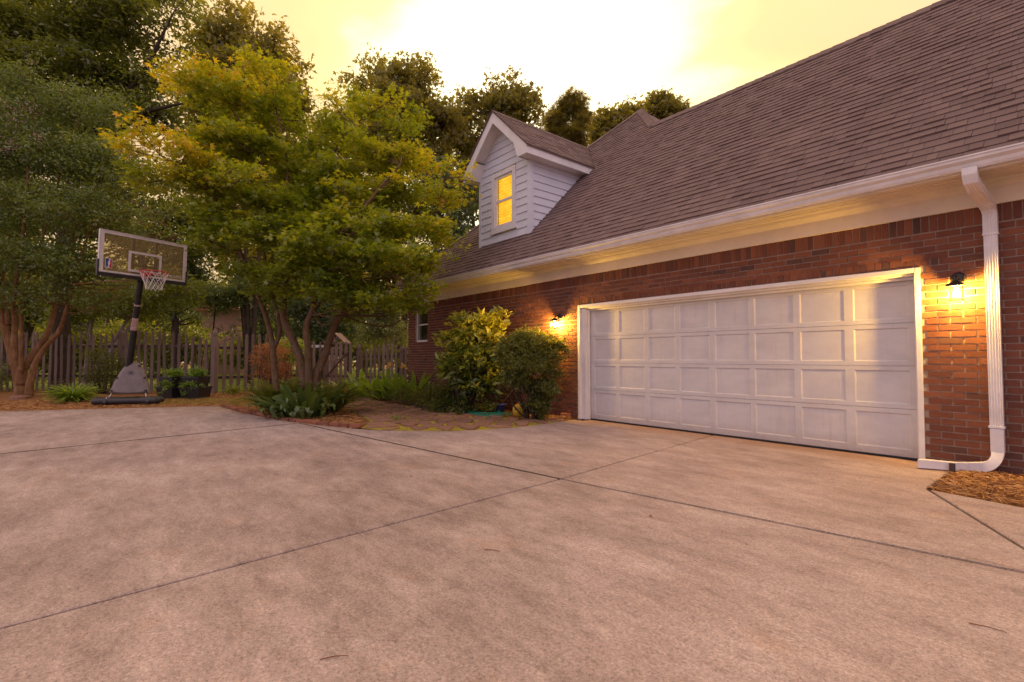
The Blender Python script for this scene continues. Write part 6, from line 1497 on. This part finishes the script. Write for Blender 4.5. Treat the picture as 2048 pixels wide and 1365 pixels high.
for k, (px_, py_, d, lab, n) in enumerate(((540, 815, 10.9, 'arching fern at the left of the broad-leaved clump', 60), (668, 812, 10.6, 'arching yellow-tipped fern right of the broad-leaved clump', 70), (600, 800, 11.4, 'tall fern growing round the maple stems behind the broad-leaved clump', 60))):
    base = P(px_, py_, d); base[2] = 0
    root = empty('fern', base, lab, 'fern', 'ferns around the maple foot'); r = np.random.default_rng(k + 3)
    Cs, Ns, Ds, Ts, Sz = [], [], [], [], []
    for q in range(n):
        a = q * 2.4 + r.uniform(-.3, .3); ln = r.uniform(.8, 1.4); el0 = r.uniform(.75, 1.45); o_ = np.array([math.cos(a), math.sin(a), 0]); sd = np.array([-math.sin(a), math.cos(a), 0])
        p = base + o_ * .05; tipy = r.random() < .25
        for j in range(22):
            t = j / 21; el = el0 - 1.7 * t ** 1.3; dv_ = o_ * math.cos(el) + np.array([0, 0, math.sin(el)]); p = p + dv_ * ln / 22; nn = np.cross(sd, dv_)
            for sg in (-1, 1):
                Cs.append(p.copy()); Ns.append(nn); Ds.append(sd * sg + dv_ * .45); Sz.append(.13 * math.sin(math.pi * min(.96, t * .85 + .12))); Ts.append(.35 + (.5 if tipy else .1) * t + r.uniform(-.1, .1))
    Tf = (np.array([(0, .09, 0), (0, -.09, 0), (.55, .11, -.02), (.55, -.11, -.02), (1, 0, -.12)]), np.array([(0, 1, 3), (0, 3, 2), (2, 3, 4)]))
    V, F = scatter(np.array(Cs) - base, np.array(Ns), np.array(Ds), np.array(Sz), Tf)
    np_mesh('frond', V, F, np.repeat(np.clip(Ts, 0, 1), 5), 'frond', root)
cn = [(722, 795, 15.0, 'broad upright canna plant nearest the picket gate'), (752, 795, 14.8, 'tall upright canna plant second from the gate'), (778, 797, 14.5, 'canna plant with yellow bloom in the middle of the bed'), (805, 798, 14.2, 'canna plant with yellow bloom next to the brick corner'), (832, 798, 13.9, 'canna plant in front of the brick corner')]
for k, (px_, py_, d, lab) in enumerate(cn):
    rt = strap_plant('canna_plant', lab, P(px_, py_, d), 26, .80, .6, 'canna', .095, 'plant', 'canna plants along the fence by the house', arch=(.15, .8), radius=.32, up=1.1, seed=20 + k)
    if k in (2, 3):
        m_ = MB(); m_.tube([(0, 0, .1), (.02, 0, .9)], .012, 5); m_.build('flower_stalk', 'canna', rt)
        r = np.random.default_rng(k); C = np.array([.02, 0, .92]) + r.normal(size=(16, 3)) * .035
        V, F = scatter(C, r.normal(size=C.shape), r.normal(size=C.shape) + (0, 0, .8), .10, T_OVAL); np_mesh('flower', V, F, np.zeros(len(V)), 'bloom', rt)
def grass_tuft(name, label, base, n, ln, mat, cat='plant', group=None, wd=1.0, seed=0):
    base = np.array(base, float); base[2] = 0; root = empty(name, base, label, cat, group); r = np.random.default_rng(seed)
    Cs, Ns, Ds, Sz = [], [], [], []
    for q in range(n):
        a = r.uniform(0, 6.28); el = r.uniform(.5, 1.45); o_ = np.array([math.cos(a), math.sin(a), 0]); sd = np.array([-math.sin(a), math.cos(a), 0]); p = o_ * r.uniform(0, .12); L_ = ln * r.uniform(.6, 1.1)
        for j in range(3):
            e = el - j * .45; dv_ = o_ * math.cos(e) + np.array([0, 0, math.sin(e)]); Cs.append(p.copy()); Ns.append(np.cross(sd, dv_) + sd * r.normal() * .3); Ds.append(dv_); Sz.append(L_ / 3 * 1.15); p = p + dv_ * L_ / 3
    tm = (np.array([(0, .06 * wd, 0), (0, -.06 * wd, 0), (1, .045 * wd, 0), (1, -.045 * wd, 0)]), np.array([(0, 1, 3), (0, 3, 2)]))
    V, F = scatter(np.array(Cs), np.array(Ns), np.array(Ds), np.array(Sz), tm); np_mesh('blade', V, F, np.repeat(r.random(len(Cs)), 4), mat, root); return root
grass_tuft('grass_tuft', 'rounded tuft of green strappy grass in the mulch left of the hoop', P(146, 803, 13.2), 420, .62, 'canna', seed=1, wd=1.1)
grass_tuft('grass_tuft', 'small pale striped tuft at the fence foot right of the square post', P(467, 785, 16.2), 160, .42, 'grass', seed=2)
grass_tuft('grass_tuft', 'little weed tuft growing between the flagstones', P(797, 840, 9.45), 70, .14, 'canna', seed=3)
grass_tuft('grass_tuft', 'thin blue-grey grass tuft under the yellow shrub', P(892, 800, 11.0), 200, .45, 'broad', seed=4, wd=.7)

# two planters by the fence
for k, (px_, lab) in enumerate(((346, 'square black planter with trailing greenery, nearer the hoop'), (391, 'square black planter with trailing greenery, nearer the square fence post'))):
    b_ = P(px_, 797, 14.5); b_[2] = 0
    root = empty('planter', b_, lab, 'planter', 'black planters by the fence', rz=.6 + .2 * k)
    m_ = MB()
    for z0_, z1_, w0, w1 in ((0, .30, .25, .29), (.30, .345, .305, .305), (.345, .60, .22, .25), (.60, .64, .265, .265)):
        r0 = [(-w0, -w0, z0_), (w0, -w0, z0_), (w0, w0, z0_), (-w0, w0, z0_)]; r1 = [(-w1, -w1, z1_), (w1, -w1, z1_), (w1, w1, z1_), (-w1, w1, z1_)]
        m_.raw(r0 + r1, [(q, (q + 1) % 4, 4 + (q + 1) % 4, 4 + q) for q in range(4)] + [(3, 2, 1, 0), (4, 5, 6, 7)])
    m_.build('box', 'blackplastic', root)
    env = [((0, 0, .72), (.24, .24, .12), .45), ((.1, -.26, .42), (.22, .14, .10), .4), ((-.2, -.2, .38), (.14, .14, .12), .4), ((0, -.30, .20), (.12, .08, .12), .35), ((-.28, 0, .40), (.1, .2, .12), .4)]
    crown_mesh('foliage', sub_pads(env, 40, .4, 90 + k, .7), 1700, T_OVAL, .075, 'canna', root, (0, 0, 0), spray=9, twig=.10, flat=.5, droop=.3, seed=91 + k)

# grass: lawn beyond the fence and thin grass in the beds
def grass_field(name, n, region, ln, mat, seed, label):
    r = np.random.default_rng(seed); xs = np.array([p[0] for p in region]); ys = np.array([p[1] for p in region]); pts = []
    while len(pts) < n:
        pts += [(x_, y_, 0) for x_, y_ in zip(r.uniform(xs.min(), xs.max(), n), r.uniform(ys.min(), ys.max(), n)) if inside((x_, y_), region)]
    C = np.array(pts[:n]); C[:, 2] = -.012
    Dr = r.normal(size=(n, 3)) * .55; Dr[:, 2] = 1; N = r.normal(size=(n, 3)); N[:, 2] *= .3
    tm = (np.array([(0, .09, 0), (0, -.09, 0), (1, 0, -.15)]), np.array([(0, 1, 2)]))
    V, F = scatter(C, N, Dr, ln * (.5 + r.random(n)), tm); o = np_mesh(name, V, F, np.repeat(np.clip(r.normal(.5, .25, n), 0, 1), 3), mat, kind='stuff'); o['label'] = label
grass_field('lawn_grass', 26000, [tuple(P(x_, 717, d)[:2]) for x_, d in ((-250, 20), (430, 17.2), (700, 20), (900, 21.5), (900, 40), (-300, 40))], .13, 'grass', 5, 'sunlit lawn grass seen through the fence')
grass_field('bed_grass', 5000, [tuple(P(x_, 717, d)[:2]) for x_, d in ((300, 12.6), (440, 12.7), (520, 12.0), (640, 13), (560, 14.8), (300, 14.5))], .06, 'grass', 6, 'thin yellow grass on the mulch between hoop and ferns')
grass_field('moss_tufts', 5200, PATH, .028, 'grass', 7, 'moss and seedlings between the flagstones')
